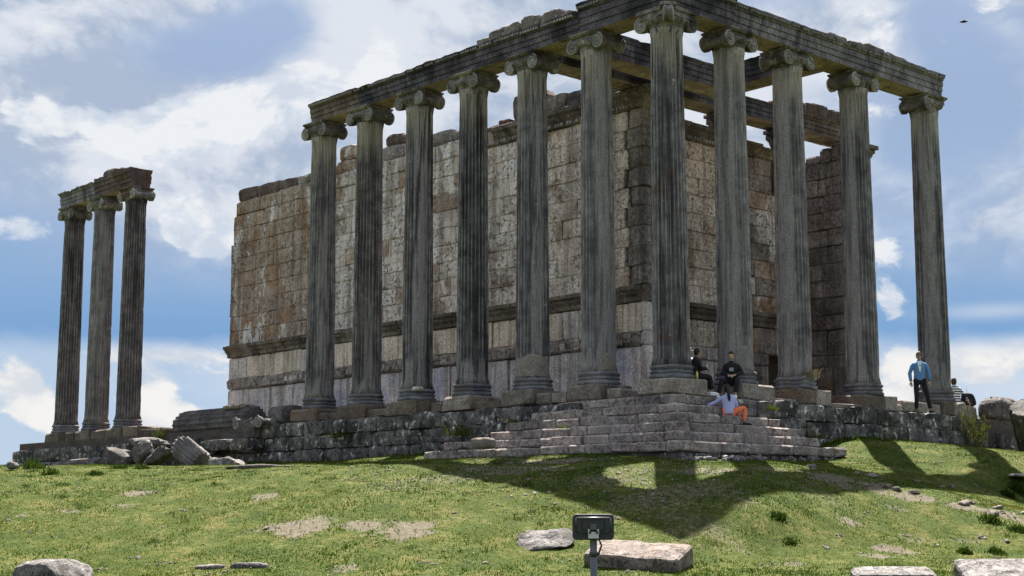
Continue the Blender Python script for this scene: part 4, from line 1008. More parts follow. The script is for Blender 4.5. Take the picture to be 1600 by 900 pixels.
# loose block and slab on the left of the steps
rock('loose_block', (-3.9, -2.75, g(-3.9, -2.75) + .40), (.55, .38, .22), M['rock_buff'], None, n=6, pw=6, amp=.04, label='pale loose block lying on the left end of the steps', cat='stone')
# stones in the foreground meadow
rock('squared_block', (7.74, -9.6, g(7.74, -9.6) + .03), (1.62, .80, .46), M['rock_buff'], None, rz=R(22), rx=R(17), ry=R(3), n=12, pw=16, amp=.028, sc=3.5, cuts=0, label='large squared block with a pale buff top and dark front, behind the floodlight', cat='stone')
rock('meadow_rock', (5.85, -9.85, g(5.85, -9.85) + .07), (.92, .75, .28), M['rock'], None, rz=R(48), rx=R(18), ry=-.18, n=9, pw=3.0, amp=.07, cuts=4, label='tilted grey rock with furrows, left of the floodlight', cat='stone')
rock('long_block', (12.85, -6.1, g(12.6, -6.2) + .02), (2.6, .85, .44), M['rock'], None, rz=R(46), rx=R(18), n=12, pw=12, amp=.04, sc=3.5, cuts=0, label='long speckled grey block in the lower right corner', cat='stone')
rock('flat_slab', (11.1, -7.5, g(11.1, -7.5) + .0), (1.25, .6, .22), M['rock'], None, rz=R(44), rx=R(12), n=6, pw=8, amp=.02, label='flat grey slab edge near the bottom, left of the long speckled block', cat='stone')
rock('boulder', (1.45, -16.6, g(1.45, -16.6) + .05), (1.30, .9, .48), M['rock'], None, rz=R(48), rx=R(12), n=12, pw=2.6, amp=.07, cuts=3, label='pale humped boulder in the lower left corner', cat='stone')
rock('flat_stone', (3.1, -13.95, g(3.1, -13.95) + .0), (.62, .22, .12), M['rock'], None, rz=R(40), n=4, pw=4, amp=.02, label='thin whitish stone lying flat in the grass near the bottom left', cat='stone')
rock('flat_stone', (2.6, -14.4, g(2.6, -14.4) + .0), (.5, .2, .09), M['rock'], None, rz=R(50), n=4, pw=4, amp=.02, label='low pale sliver of stone left of the thin whitish stone', cat='stone')
rock('white_stone', (-9.3, -12.6, g(-9.3, -12.6) + .12), (.26, .22, .17), M['rock'], None, n=4, pw=2.1, amp=.05, label='small white stone on the crest at the far left edge', cat='stone')
rock('white_slab', (5.9, 6.1, g(5.9, 6.1) + .04), (.5, 1.3, .08), M['wall_white'], None, rz=.2, n=4, pw=5, amp=.02, label='thin white slab lying in the grass at the right edge', cat='stone')
for i in range(26):
    t = i / 25; k = [(4.4, -.4), (5.6, .3), (6.8, -.6), (7.6, -.2), (8.5, .1), (9.3, .1), (9.8, -1.9), (6.2, 1.8)]
    a = k[i % 8]; x = a[0] + rnd.uniform(-.45, .45); y = a[1] + rnd.uniform(-.45, .45); s_ = rnd.uniform(.07, .20)
    rock('path_stone', (x, y, g(x, y) + .01), (s_ * 1.5, s_, s_ * .5), M['rock_buff'], None, rz=rnd.uniform(0, 3), rx=rnd.uniform(-.1, .3), n=4, pw=3.5, amp=.03, sc=5, cuts=4, label='small pale stone lying along the worn path right of the steps', cat='stone', group='stones along the worn path')
# shade of a hollow under an earth edge, added as a black strip
rock('hollow_shade', (-5.55, -8.25, g(-5.5, -8.2) + .0), (1.7, .3, .16), M['core'], None, rz=R(48), n=6, pw=3, amp=.05, label='low black strip standing for the shade in a hollow of the left slope', cat='stone')

# ------------------------------------------------------------------ floodlight
fl = thing('floodlight', (13.2, -16.2, g(13.2, -16.2)), 'black floodlight on a grey post seen from behind in the foreground', 'floodlight')
M['black'] = plain('black_metal', (.018, .018, .022), .38, 0.0, .1); M['black'].node_tree.nodes['Principled BSDF'].inputs['Specular IOR Level'].default_value = .5
M['galv'] = plain('galvanised', (.10, .105, .118), .45, .5); M['clamp'] = plain('clamp_metal', (.5, .5, .5), .4, .5); M['glass'] = plain('lamp_glass', (.5, .52, .55), .15)
FD = 19.0
fp = CAM + Vector((FW[0] * FD, FW[1] * FD, 0)) + Vector((RT[0], RT[1], 0)) * ((925.5 - 800) / 2314 * FD)
fz = g(fp.x, fp.y)
fl.matrix_basis = T(fp.x, fp.y, fz); WM[fl.name] = T(fp.x, fp.y, fz)
LM = T(fp.x, fp.y, 0, YAW - R(90) - R(2))      # local +y looks away from the camera, +x to the right
zc_ = CAM.z + (795 - 823) / 2314 * FD; S = FD / 2314   # metres per photo pixel there
def lamp_part(name, v, f, mat, par=None, smooth=False): return obj(name, mesh(name, v, f, mat, smooth), LM, par or fl)
post = tube([(0, 0, fz - .2), (0, 0, zc_ - .02)], .044, 14); lamp_part('post', *post, M['galv'], smooth=True)
hw, hh = 32.5 * S, 20 * S
def rr_box(hw, hh, y0, y1, r, z, ins=0.0, n=5):
    pts = []
    for cx, cz, a0 in ((hw - r, hh - r, 0), (-hw + r, hh - r, 90), (-hw + r, -hh + r, 180), (hw - r, -hh + r, 270)):
        for i in range(n + 1):
            a = R(a0 + 90 * i / n); pts.append((cx + r * math.cos(a), cz + r * math.sin(a)))
    k = len(pts); v = [(x * (1 - ins), y0, z + q * (1 - ins)) for x, q in pts] + [(x, y1, z + q) for x, q in pts]
    f = [tuple(range(k)), tuple(range(k, 2 * k))[::-1]] + [((i + 1) % k, i, k + i, k + (i + 1) % k) for i in range(k)]
    return v, f
hs = lamp_part('housing', *rr_box(hw, hh, .03, .13, .05, zc_, .03), M['black'])
obj('lens', mesh('lens', *rr_box(hw * .9, hh * .85, .131, .137, .03, zc_), M['glass']), LM, hs)
m = MB(); m.add(*rr_box(hw * .84, hh * .62, -.015, .032, .03, zc_ + 3.5 * S, .06)); obj('back_cover', m.mesh('back_cover', M['black']), LM, hs)
m = MB(); m.add(*rr_box(hw * .56, hh * .40, -.035, -.012, .025, zc_ + 3 * S, .1))
for i in range(9): m.add(*box_v((-hw * .75 + i * hw * .18, -.02, zc_ + hh * .55), (-hw * .72 + i * hw * .18, .02, zc_ + hh * .66)))
obj('gear_box', m.mesh('gear_box', M['black']), LM, hs)
tr = MB(); tr.add(*tube([(-hw * .8, -.018, zc_ + 14 * S), (hw * .8, -.018, zc_ + 14 * S)], .012, 6)); tr.add(*tube([(-hw * .8, -.016, zc_ + 14 * S), (-hw * .84, -.016, zc_ + 2 * S)], .01, 6)); tr.add(*tube([(hw * .8, -.016, zc_ + 14 * S), (hw * .84, -.016, zc_ - 3 * S)], .01, 6))
obj('rim', tr.mesh('rim', M['galv'], True), LM, hs)
m = MB(); m.add(*box_v((-.038, -.085, zc_ - 4 * S), (.038, -.02, zc_ + 5 * S))); lamp_part('bracket', m.v, m.f, M['galv'])
m = MB(); m.add(*box_v((-.066, -.08, zc_ - 17 * S), (.066, .03, zc_ - 7 * S))); m.add(*box_v((-.07, -.07, zc_ - 10 * S), (-.045, .0, zc_ - 3 * S))); m.add(*box_v((.045, -.07, zc_ - 10 * S), (.07, .0, zc_ - 3 * S))); lamp_part('clamp', m.v, m.f, M['clamp'])
for sx in (-1, 1):
    v, f = lathe([(.018, 0), (.018, .02)], 6); obj('bolt', mesh('bolt', [(x + sx * .045, -.082 - z, zc_ - 8 * S + y) for x, y, z in v], f, M['black']), LM, fl)
lamp_part('cable', *tube([(.05, .02, zc_ - 2 * S), (.085, -.02, zc_ - 12 * S), (.075, -.03, zc_ - 20 * S), (.10, -.02, zc_ - 28 * S), (.06, -.01, zc_ - 42 * S)], .012, 6), M['black'], smooth=True)
v, f = lathe([(.056, zc_ - 44 * S), (.056, zc_ - 38 * S)], 14); lamp_part('strap', v, f, M['black'], smooth=True)

# ------------------------------------------------------------------ people
M['skin'] = plain('skin', (.42, .26, .19), .6, 0, .08, 12); M['hair'] = plain('hair', (.018, .015, .013), .7, 0, .3, 60); M['hair_brown'] = plain('hair_brown', (.06, .038, .022), .7, 0, .3, 60)
M['blue'] = plain('blue_knit', (.11, .24, .46), .9, 0, .10, 40); M['white_cloth'] = plain('white_cloth', (.78, .78, .78), .9, 0, .05, 30); M['black_cloth'] = plain('black_cloth', (.014, .014, .017), .9, 0, .3, 30)
M['lilac'] = plain('lilac_cloth', (.42, .43, .68), .9, 0, .06, 30); M['orange'] = plain('orange_cloth', (.80, .20, .09), .9, 0, .08, 30); M['sole'] = plain('white_sole', (.75, .75, .75), .6); M['grey_cloth'] = plain('grey_cloth', (.3, .3, .31), .9)
def stripes():
    mt, t, b, o = mat_new('striped_knit')
    p = t.new('ShaderNodeTexCoord').outputs['Object']; z = t.xyz(p)[2]
    k = t.math('GREATER_THAN', t.math('FRACT', t.math('MULTIPLY', z, 13.0)), .5)
    t.put(b.inputs['Base Color'], t.mix(k, (.016, .016, .02), (.75, .75, .74))); b.inputs['Roughness'].default_value = .9
    return mt
M['stripe'] = stripes()
def skin_mesh(name, J, edges, root, mat, sub=2):
    """J: {joint: (x, y, z, r)}; one smooth tapering surface over the joints"""
    ks = list(J); me = bpy.data.meshes.new(name + '_cage')
    me.from_pydata([J[k][:3] for k in ks], [(ks.index(a), ks.index(b)) for a, b in edges], [])
    o = bpy.data.objects.new(name + '_cage', me); COL.objects.link(o)
    o.modifiers.new('skin', 'SKIN')
    for i, k in enumerate(ks):
        r = J[k][3]; d = me.skin_vertices[0].data[i]; d.radius = r if isinstance(r, tuple) else (r, r); d.use_root = (k == root)
    sb = o.modifiers.new('sub', 'SUBSURF'); sb.levels = sub; sb.render_levels = sub
    dg = bpy.context.evaluated_depsgraph_get(); dg.update()
    res = bpy.data.meshes.new_from_object(o.evaluated_get(dg)); res.name = name
    bpy.data.objects.remove(o); bpy.data.meshes.remove(me)
    res.materials.clear(); res.materials.append(mat)
    return res
def me_vf(me): return [tuple(v.co) for v in me.vertices], [tuple(p.vertices) for p in me.polygons]
def head_vf(c, yaw, pitch, h=.235):
    v, f = lathe([(math.sin(math.pi * (i + .02) / 16.04), -math.cos(math.pi * (i + .02) / 16.04)) for i in range(17)], 20)
    out_ = []
    for x, y, z in v:     # face looks to +x
        X, Y, Z = x * .095, y * .076, z * .118
        if z < 0: X *= 1 - .12 * (-z); Y *= 1 - .34 * z * z
        if x > 0:
            X += .012 * max(0, -z - .1) * x
            if abs(y) < .25 and -.35 < z < .15: X += .022 * (1 - abs(y) / .25) * (1 - abs(z + .2) / .4)
            if .0 < z < .25 and .2 < abs(y) < .65: X -= .012
            if -.62 < z < -.48 and abs(y) < .35: X += .006
        out_.append((X, Y, Z))
    m = MB(); mw = Matrix.Translation(c) @ Matrix.Rotation(yaw, 4, 'Z') @ Matrix.Rotation(pitch, 4, 'Y')
    m.add(out_, f, mw)
    for s in (-1, 1):
        ev, ef = lathe([(.006, -.028), (.014, -.02), (.017, 0), (.015, .02), (.006, .028)], 8); m.add([(x * .5, y * .6 + s * .078, z) for x, y, z in ev], ef, mw)
    return m.v, m.f, mw
def hand_vf(w, d, up, s=1.0, curl=.5):
    """wrist point w, direction d of the palm, up = back of the hand; palm, four fingers and a thumb"""
    d = Vector(d).normalized(); up = Vector(up); up = (up - d * up.dot(d)).normalized(); sdv = d.cross(up); w = Vector(w)
    m = MB(); pv, pf = rock_v((.09, .078, .032), 3, 2.6, 0, 1)
    B = Matrix((d, sdv, up)).transposed().to_4x4()
    m.add(pv, pf, Matrix.Translation(w + d * .045) @ B)
    for i, L in enumerate((.066, .078, .072, .055)):
        b0 = w + d * .082 + sdv * (.028 - .019 * i); p1 = b0 + d * L * .45 - up * L * .12 * curl; p2 = p1 + d * L * .3 - up * L * .35 * curl; p3 = p2 + d * L * .15 - up * L * .4 * curl
        m.add(*tube([b0 - d * .02, b0, p1, p2, p3], [.009, .0095, .0088, .008, .006], 6))
    b0 = w + d * .03 + sdv * .036; m.add(*tube([b0 - d * .01, b0 + sdv * .022 + d * .015 - up * .006, b0 + sdv * .034 + d * .045 - up * .012, b0 + sdv * .036 + d * .062 - up * .016], [.012, .012, .010, .007], 6))
    return m.v, m.f
def shoe_vf(a, yaw, pitch=0.0):
    v, f = rock_v((.27, .095, .09), 4, 3.0, .003, 2)
    v = [(x, y * (1 - .25 * (x / .135) ** 2 * (x > 0)), z * (1 - .35 * max(0, x / .135)) - .01 * max(0, x / .135)) for x, y, z in v]
    mw = Matrix.Translation(a) @ Matrix.Rotation(yaw, 4, 'Z') @ Matrix.Rotation(pitch, 4, 'Y') @ Matrix.Translation((.06, 0, 0))
    sv, sf = box_v((-.125, -.043, -.052), (.125, .043, -.032))
    return v, f, mw, sv, sf
def hair_vf(mw, kind):
    v, f = lathe([(math.sin(math.pi * (i + .02) / 12.04), -math.cos(math.pi * (i + .02) / 12.04)) for i in range(13)], 18)
    o = []
    for x, y, z in v:
        lim = .35 if x > .25 else (-.1 if x > -.2 else -.55)
        if kind == 'long': lim = .40 if x > .35 else -1
        k = 1.10 if z > lim else .86
        o.append((x * .095 * k - .004, y * .077 * k, z * .119 * k + .004 + noise.noise(Vector((x * 4, y * 4, z * 4))) * .004))
    return [tuple(mw @ Vector(p)) for p in o], f
def person(loc, rz, J, label, mats, head_yaw=0.0, head_pitch=0.0, hair='short', hair_mat='hair', sleeves=True, shoe_mats=('black_cloth', 'sole'), shoe_yaw=(0, 0), shoe_pitch=(0, 0), hands=None, shirt=None, scale=1.0):
    t = thing('person', loc, label, 'person', None, rz)
    mw = WM[t.name] @ Matrix.Scale(scale, 4)
    top, bottom = mats
    j = dict(J)
    rad = dict(pel=(.13, .10), sp=(.125, .095), ch=(.15, .105), nk=.052, hd=.055, shl=.062, shr=.062, ell=.042, elr=.042, wrl=.03, wrr=.03, hpl=.085, hpr=.085, knl=.058, knr=.058, anl=.04, anr=.04)
    P = {k: (*j[k], rad[k]) for k in rad}
    ed = [('pel', 'sp'), ('sp', 'ch'), ('ch', 'nk'), ('nk', 'hd'), ('ch', 'shl'), ('ch', 'shr'), ('shl', 'ell'), ('ell', 'wrl'), ('shr', 'elr'), ('elr', 'wrr'), ('pel', 'hpl'), ('pel', 'hpr'), ('hpl', 'knl'), ('knl', 'anl'), ('hpr', 'knr'), ('knr', 'anr')]
    b = MB(); PB = {k: (*v_[:3], tuple(q * .80 for q in v_[3]) if isinstance(v_[3], tuple) else (v_[3] * {'sh': .5, 'hp': .85, 'el': .72}.get(k[:2], 1))) for k, v_ in P.items()}
    for s in 'lr':
        q_ = Vector(j['ch']) - Vector(j['sh' + s]); q_ = Vector(j['sh' + s]) + q_.normalized() * .045 - (Vector(j['nk']) - Vector(j['ch'])).normalized() * .03
        PB['sh' + s] = (*q_, PB['sh' + s][3])
    b.add(*me_vf(skin_mesh('body', PB, ed, 'pel', M['skin'])))
    hc = Vector(j['hd']) + Vector((.01, 0, .06)); hv, hf, hm = head_vf(hc, head_yaw, head_pitch); b.add(hv, hf)
    for s in 'lr':
        w_, e_ = Vector(j['wr' + s]), Vector(j['el' + s]); hd_ = (hands or {}).get(s, (w_ - e_, Vector((0, .3 if s == 'l' else -.3, 1))))
        b.add(*hand_vf(w_, hd_[0], hd_[1]))
    body = obj('body', b.mesh('body', M['skin'], True), mw, t)
    # clothes over the body
    g_ = 1.10
    tp = {k: (*j[k], tuple(x * g_ for x in rad[k]) if isinstance(rad[k], tuple) else rad[k] * g_ + .006) for k in ('pel', 'sp', 'ch', 'shl', 'shr', 'ell', 'elr')}
    for s in 'lr':
        a, c = Vector(j['el' + s]), Vector(j['wr' + s]); q = a + (c - a) * .93; tp['cf' + s] = (*q, .042)
    nk = Vector(j['ch']) + (Vector(j['nk']) - Vector(j['ch'])) * .8; tp['col'] = (*nk, .062)
    te = [('pel', 'sp'), ('sp', 'ch'), ('ch', 'col'), ('ch', 'shl'), ('ch', 'shr'), ('shl', 'ell'), ('ell', 'cfl'), ('shr', 'elr'), ('elr', 'cfr')]
    lat = (Vector(j['shl']) - Vector(j['shr'])).normalized()
    sp_ = [Vector(j[k]) for k in ('pel', 'sp', 'ch', 'nk')]
    up0 = (sp_[1] - sp_[0]).normalized(); up2 = (sp_[3] - sp_[2]).normalized()
    cen = [sp_[0] - up0 * .07, sp_[0], sp_[1], sp_[2] - (sp_[2] - sp_[1]) * .3, sp_[2], sp_[2] + up2 * .055, sp_[2] + up2 * .095, sp_[3] - up2 * .03, sp_[3] + up2 * .01]
    wd = [.178, .172, .160, .178, .192, .185, .135, .072, .064]; dp = [.128, .125, .118, .130, .132, .118, .095, .070, .064]
    tm = MB(); V_, F_ = [], []; ns = 18
    for q, c_ in enumerate(cen):
        u_ = (cen[min(q + 1, 8)] - cen[max(q - 1, 0)]).normalized(); l_ = (lat - u_ * lat.dot(u_)).normalized(); d_ = l_.cross(u_)
        for n_ in range(ns):
            a_ = 2 * math.pi * n_ / ns; w_ = 1 + .06 * noise.noise(Vector((math.cos(a_) * 2, math.sin(a_) * 2 + q * 1.3, loc[1])))
            V_.append(c_ + l_ * math.cos(a_) * wd[q] * w_ + d_ * math.sin(a_) * dp[q] * w_)
    for q in range(8):
        for n_ in range(ns): F_.append((q * ns + n_, q * ns + (n_ + 1) % ns, (q + 1) * ns + (n_ + 1) % ns, (q + 1) * ns + n_))
    F_.append(tuple(range(ns))[::-1]); F_.append(tuple(8 * ns + n_ for n_ in range(ns)))
    tm.add(V_, F_)
    for s in 'lr':
        S_, E_, W_ = Vector(j['sh' + s]), Vector(j['el' + s]), Vector(j['wr' + s]); inw = (sp_[2] - S_).normalized()
        S_ = S_ + inw * .025 - (sp_[3] - sp_[2]).normalized() * .022
        tm.add(*tube([S_ + inw * .07, S_ + inw * .01, S_ + (E_ - S_) * .22, S_ + (E_ - S_) * .6, E_, E_ + (W_ - E_) * .5, E_ + (W_ - E_) * .93], [.045, .060, .062, .056, .054, .049, .043], 12))
    obj('top', tm.mesh('top', M[top], True), mw, t)
    bp_ = {k: (*j[k], tuple(x * 1.08 for x in rad[k]) if isinstance(rad[k], tuple) else rad[k] + .012) for k in ('pel', 'hpl', 'hpr', 'knl', 'knr')}
    for s in 'lr':
        a, c = Vector(j['kn' + s]), Vector(j['an' + s]); bp_['cf' + s] = (*(a + (c - a) * .93), .056)
    obj('trousers', skin_mesh('trousers', bp_, [('pel', 'hpl'), ('pel', 'hpr'), ('hpl', 'knl'), ('hpr', 'knr'), ('knl', 'cfl'), ('knr', 'cfr')], 'pel', M[bottom]), mw, t)
    for i, s in enumerate('lr'):
        v, f, sm_, sv, sf = shoe_vf(Vector(j['an' + s]) + Vector((0, 0, -.045)), shoe_yaw[i], shoe_pitch[i])
        so = obj('shoe', mesh('shoe', [tuple(sm_ @ Vector(p)) for p in v], f, M[shoe_mats[0]], True), mw, t)
        obj('sole', mesh('sole', [tuple(sm_ @ Vector(p)) for p in sv], sf, M[shoe_mats[1]]), mw, so)
    hv, hf = hair_vf(hm, hair); h_ = obj('hair', mesh('hair', hv, hf, M[hair_mat], True), mw, t)
    for s in (-1, 1):
        ev, ef = lathe([(.002, -.009), (.009, -.004), (.010, 0), (.009, .004), (.002, .009)], 8)
        obj('eye', mesh('eye', [tuple(hm @ Vector((x * .6 + .084, y + s * .031, z * .6 + .013))) for x, y, z in ev], ef, M['hair']), mw, body)
    return t, mw, hm, j
# man in the blue jacket, standing on the podium edge, weight on one leg
JM = dict(pel=(0, 0, .97), sp=(.01, 0, 1.14), ch=(0, 0, 1.38), nk=(0, 0, 1.53), hd=(.015, 0, 1.60), shl=(0, .20, 1.45), shr=(0, -.20, 1.45), ell=(-.02, .27, 1.16), elr=(-.03, -.27, 1.16), wrl=(.04, .28, .92), wrr=(.03, -.25, .92),
          hpl=(0, .10, .92), hpr=(0, -.10, .92), knl=(.05, .19, .50), knr=(.03, -.11, .50), anl=(.02, .27, .09), anr=(.0, -.12, .09))
face_cam = math.atan2(CAM.y - 9.9, CAM.x - .7)
t_, mw_, hm_, j_ = person((.68, 9.92, F0 - .02), face_cam + .12, JM, 'man in blue jacket, white shirt and dark sunglasses standing on the podium edge', ('blue', 'black_cloth'), head_yaw=.15, hair='short', hair_mat='hair_brown', shoe_yaw=(.45, -.25), scale=1.0)
gv = MB()
for s in (-1, 1): gv.add(*box_v((.088, s * .034 - .026, -.004), (.104, s * .034 + .026, .034)))
gv.add(*box_v((.09, -.012, .014), (.102, .012, .026)))
for s in (-1, 1): gv.add(*box_v((-.02, s * .080 - .003, .014), (.095, s * .080 + .003, .024)))
obj('sunglasses', mesh('sunglasses', [tuple(hm_ @ Vector(p)) for p in gv.v], gv.f, M['black']), mw_, t_)
v, f = [(.112, -.062, 1.495), (.112, .062, 1.495), (.156, .016, 1.20), (.156, -.016, 1.20), (.03, -.06, 1.52), (.03, .06, 1.52), (.09, .014, 1.2), (.09, -.014, 1.2)], [(0, 1, 2, 3)[::-1], (4, 5, 6, 7), (0, 4, 5, 1), (1, 5, 6, 2), (2, 6, 7, 3), (3, 7, 4, 0)]
obj('shirt', mesh('shirt', v, f, M['white_cloth']), mw_, t_)
# boy seated by the column foot, facing the camera
JB = dict(pel=(0, 0, .10), sp=(.03, 0, .27), ch=(.06, 0, .48), nk=(.075, 0, .62), hd=(.09, 0, .68), shl=(.05, .17, .55), shr=(.05, -.17, .55), ell=(.08, .26, .32), elr=(.12, -.22, .31), wrl=(.26, .10, .26), wrr=(.29, -.06, .25),
          hpl=(.06, .10, .09), hpr=(.06, -.10, .09), knl=(.42, .16, .13), knr=(.40, -.22, .14), anl=(.48, .10, -.26), anr=(.44, -.32, -.26))
t_, mw_, hm_, j_ = person((.56, 1.62, -.10), math.atan2(CAM.y - 1.6, CAM.x - .5) - .05, JB, 'boy in a black jacket sitting below the broad grey column, facing the camera', ('black_cloth', 'black_cloth'), head_yaw=-.15, shoe_mats=('white_cloth', 'sole'))
obj('print', mesh('print', *box_v((.150, -.05, .36), (.185, .06, .45)), M['grey_cloth']), mw_, t_)
# girl on the steps with her back to the camera
JG = dict(pel=(0, 0, .10), sp=(.01, .0, .26), ch=(.03, .01, .44), nk=(.05, .02, .57), hd=(.07, .03, .64), shl=(.03, .17, .50), shr=(.03, -.14, .50), ell=(.10, .34, .34), elr=(.05, -.20, .26), wrl=(.12, .56, .26), wrr=(.20, -.18, .14),
          hpl=(.03, .09, .09), hpr=(.02, -.10, .09), knl=(.30, -.08, .20), knr=(.10, -.42, .22), anl=(.34, -.34, -.02), anr=(.06, -.40, -.17))
bk = math.atan2(.7 - CAM.y, 1.25 - CAM.x)
t_, mw_, hm_, j_ = person((1.12, .80, -.90), bk + .1, JG, 'girl in lilac top and orange trousers sitting on the steps, back to the camera', ('lilac', 'orange'), head_pitch=.1, hair='long', shoe_yaw=(-1.4, -1.4), shoe_mats=('black_cloth', 'sole'), scale=.95)
v, f = tube([(-.03, .02, .70), (-.10, .02, .66), (-.13, .01, .54), (-.125, .0, .44), (-.11, -.01, .36)], [.03, .042, .045, .036, .012], 10)
obj('ponytail', mesh('ponytail', v, f, M['hair'], True), mw_, t_)
# boy on the corner plinth, turned away to the right
JC = dict(pel=(0, 0, .10), sp=(.02, 0, .26), ch=(.05, 0, .46), nk=(.07, 0, .60), hd=(.08, 0, .66), shl=(.05, .16, .53), shr=(.05, -.16, .53), ell=(.10, .22, .30), elr=(.10, -.22, .30), wrl=(.30, .12, .30), wrr=(.30, -.10, .30),
          hpl=(.05, .09, .09), hpr=(.05, -.09, .09), knl=(.38, .10, .12), knr=(.40, -.10, .10), anl=(.42, .10, -.28), anr=(.44, -.08, -.30))
t_, mw_, hm_, j_ = person((.30, .50, .0), R(62), JC, 'boy in black sitting on the corner plinth, turned away, with white shoes', ('black_cloth', 'black_cloth'), head_yaw=.5, shoe_mats=('white_cloth', 'sole'), scale=.95)
obj('phone', mesh('phone', *box_v((.33, -.06, .33), (.345, .08, .42)), M['white_cloth']), mw_, t_)
v, f = lathe([(.033, .0), (.033, .15), (.014, .18), (.014, .21)], 12); M['drink'] = plain('yellow_drink', (.55, .48, .12), .3)
tb = obj('drink_bottle', mesh('drink_bottle', v, f, M['drink'], True), T(.50, .36, 0), None, label='small yellowish drink bottle on the corner plinth beside the boy in black', cat='bottle')
# visitor in white behind the corner column
JW = dict(JM); 
t_, mw_, hm_, j_ = person((-1.85, 2.72, F0 - .03), R(80), JW, 'person in a white cap and white top standing half hidden behind the corner column', ('white_cloth', 'grey_cloth'), head_yaw=.3, scale=.90)
cp = MB(); v, f = lathe([(.118, -.01), (.117, .03), (.10, .085), (.06, .118), (.01, .128)], 18); cp.add(v, f); cp.add(*box_v((.06, -.07, -.008), (.20, .07, .006)))
obj('cap', mesh('cap', [tuple(hm_ @ Vector((x * .98, y * .85, z + .035))) for x, y, z in cp.v], cp.f, M['white_cloth'], True), mw_, t_)
# woman in stripes sitting behind the last column
JS = dict(JC); JS.update(ell=(.02, .24, .30), elr=(.02, -.30, .28), wrl=(.2, .2, .16), wrr=(-.10, -.36, .10))
t_, mw_, hm_, j_ = person((-.50, 13.75, .06), bk + .25, JS, 'woman in black-and-white striped top sitting behind the last column with a black bag', ('stripe', 'black_cloth'), hair='long', hair_mat='hair_brown')
v, f = [], []
bag = rock_v((.16, .42, .40), 4, 4, .01, 3); obj('bag', mesh('bag', [(x + .0, y - .42 + .25 * z, z + .16) for x, y, z in bag[0]], bag[1], M['black_cloth'], True), mw_, t_)

block('kerb_stone', (-.95, 13.2, F0), (-.15, 14.4, .02), M['plinth'], pod, b=.03, j=.02)
# ------------------------------------------------------------------ grass, flowers, weeds
def leaf_mat(name, c0, c1, c2, tr=.35):
    m, t, b, o = mat_new(name)
    p = t.new('ShaderNodeNewGeometry').outputs['Position']
    at = t.new('ShaderNodeAttribute', attribute_name='tone').outputs['Fac']
    n = t.math('ADD', t.math('MULTIPLY', t.noise(p, .8, 5, .6), .55), t.math('MULTIPLY', at, .45))
    c = t.ramp(n, [(.30, c0), (.48, c1), (.66, c2)])
    t.put(b.inputs['Base Color'], c); b.inputs['Roughness'].default_value = .8; b.inputs['Specular IOR Level'].default_value = .06
    tl = t.new('ShaderNodeBsdfTranslucent'); t.put(tl.inputs['Color'], c)
    ms = t.new('ShaderNodeMixShader'); ms.inputs[0].default_value = tr
    t.l.new(b.outputs[0], ms.inputs[1]); t.l.new(tl.outputs[0], ms.inputs[2]); t.l.new(ms.outputs[0], o.inputs[0])
    return m
M['grass'] = leaf_mat('grass', (.019, .045, .002), (.048, .080, .004), (.120, .120, .020))
M['weed'] = leaf_mat('weed', (.014, .034, .004), (.032, .056, .007), (.09, .088, .02))
M['dry'] = leaf_mat('dry', (.12, .10, .05), (.2, .17, .09), (.28, .25, .15), .2)
rs = np.random.RandomState(3)
def blades(name, x, y, z, h, wd, tone, mat, lean=.6, kind='stuff', parent=None, **k):
    n = len(x); a = rs.rand(n) * 6.283; l = (rs.rand(n) * lean + .1) * h; b = rs.rand(n) * 6.283
    V = np.empty((n, 3, 3))
    V[:, 0] = np.c_[x - np.cos(a) * wd, y - np.sin(a) * wd, z - .012]; V[:, 1] = np.c_[x + np.cos(a) * wd, y + np.sin(a) * wd, z - .012]
    V[:, 2] = np.c_[x + np.cos(b) * l, y + np.sin(b) * l, z + h]
    me = bpy.data.meshes.new(name); me.vertices.add(3 * n); me.vertices.foreach_set('co', V.ravel())
    me.loops.add(3 * n); me.loops.foreach_set('vertex_index', np.arange(3 * n)); me.polygons.add(n)
    me.polygons.foreach_set('loop_start', np.arange(0, 3 * n, 3)); me.polygons.foreach_set('loop_total', np.full(n, 3)); me.update(); me.validate()
    at = me.attributes.new('tone', 'FLOAT', 'POINT'); at.data.foreach_set('value', np.repeat(tone, 3).astype(np.float32))
    me.materials.append(mat)
    return obj(name, me, None, parent, kind=kind, **k)
def in_temple(x, y):
    return ((x < 1.0) & (y > -.95)) | ((x < 2.25) & (x > -6.9) & (y > -2.25) & (y < 4.1))
N = 520000
d = np.sqrt(rs.rand(N)) * 0 + 20 + 32 * rs.rand(N) ** 1.15; u = (rs.rand(N) * 2 - 1) * .42 * d
x = CAM.x + u * RT[0] + d * FW[0]; y = CAM.y + u * RT[1] + d * FW[1]
ba = bare_at(x, y); dens = .35 + .9 * fbm(x * 1.1, y * 1.1)
keep = (~in_temple(x, y)) & (rs.rand(N) < (1 - .93 * np.clip(ba * 1.3, 0, 1) ** 1.5) * np.clip(dens, .2, 1))
x, y, d = x[keep], y[keep], d[keep]; z = Gr(x, y)
big = fbm(x * 1.7 + 9, y * 1.7)
h = .50 * (.025 + .05 * rs.rand(len(x)) ** 2) * (.6 + 1.3 * np.clip(big - .3, 0, 1) * 1.6)
blades('meadow_grass', x, y, z, h, .008 + .006 * rs.rand(len(x)), np.clip(.22 + .42 * rs.rand(len(x)) + .6 * (fbm(x * 5, y * 5) - .5) + 1.1 * (fbm(x * .8 + 2, y * .8) - .5), 0, 1), M['grass'], 1.1)
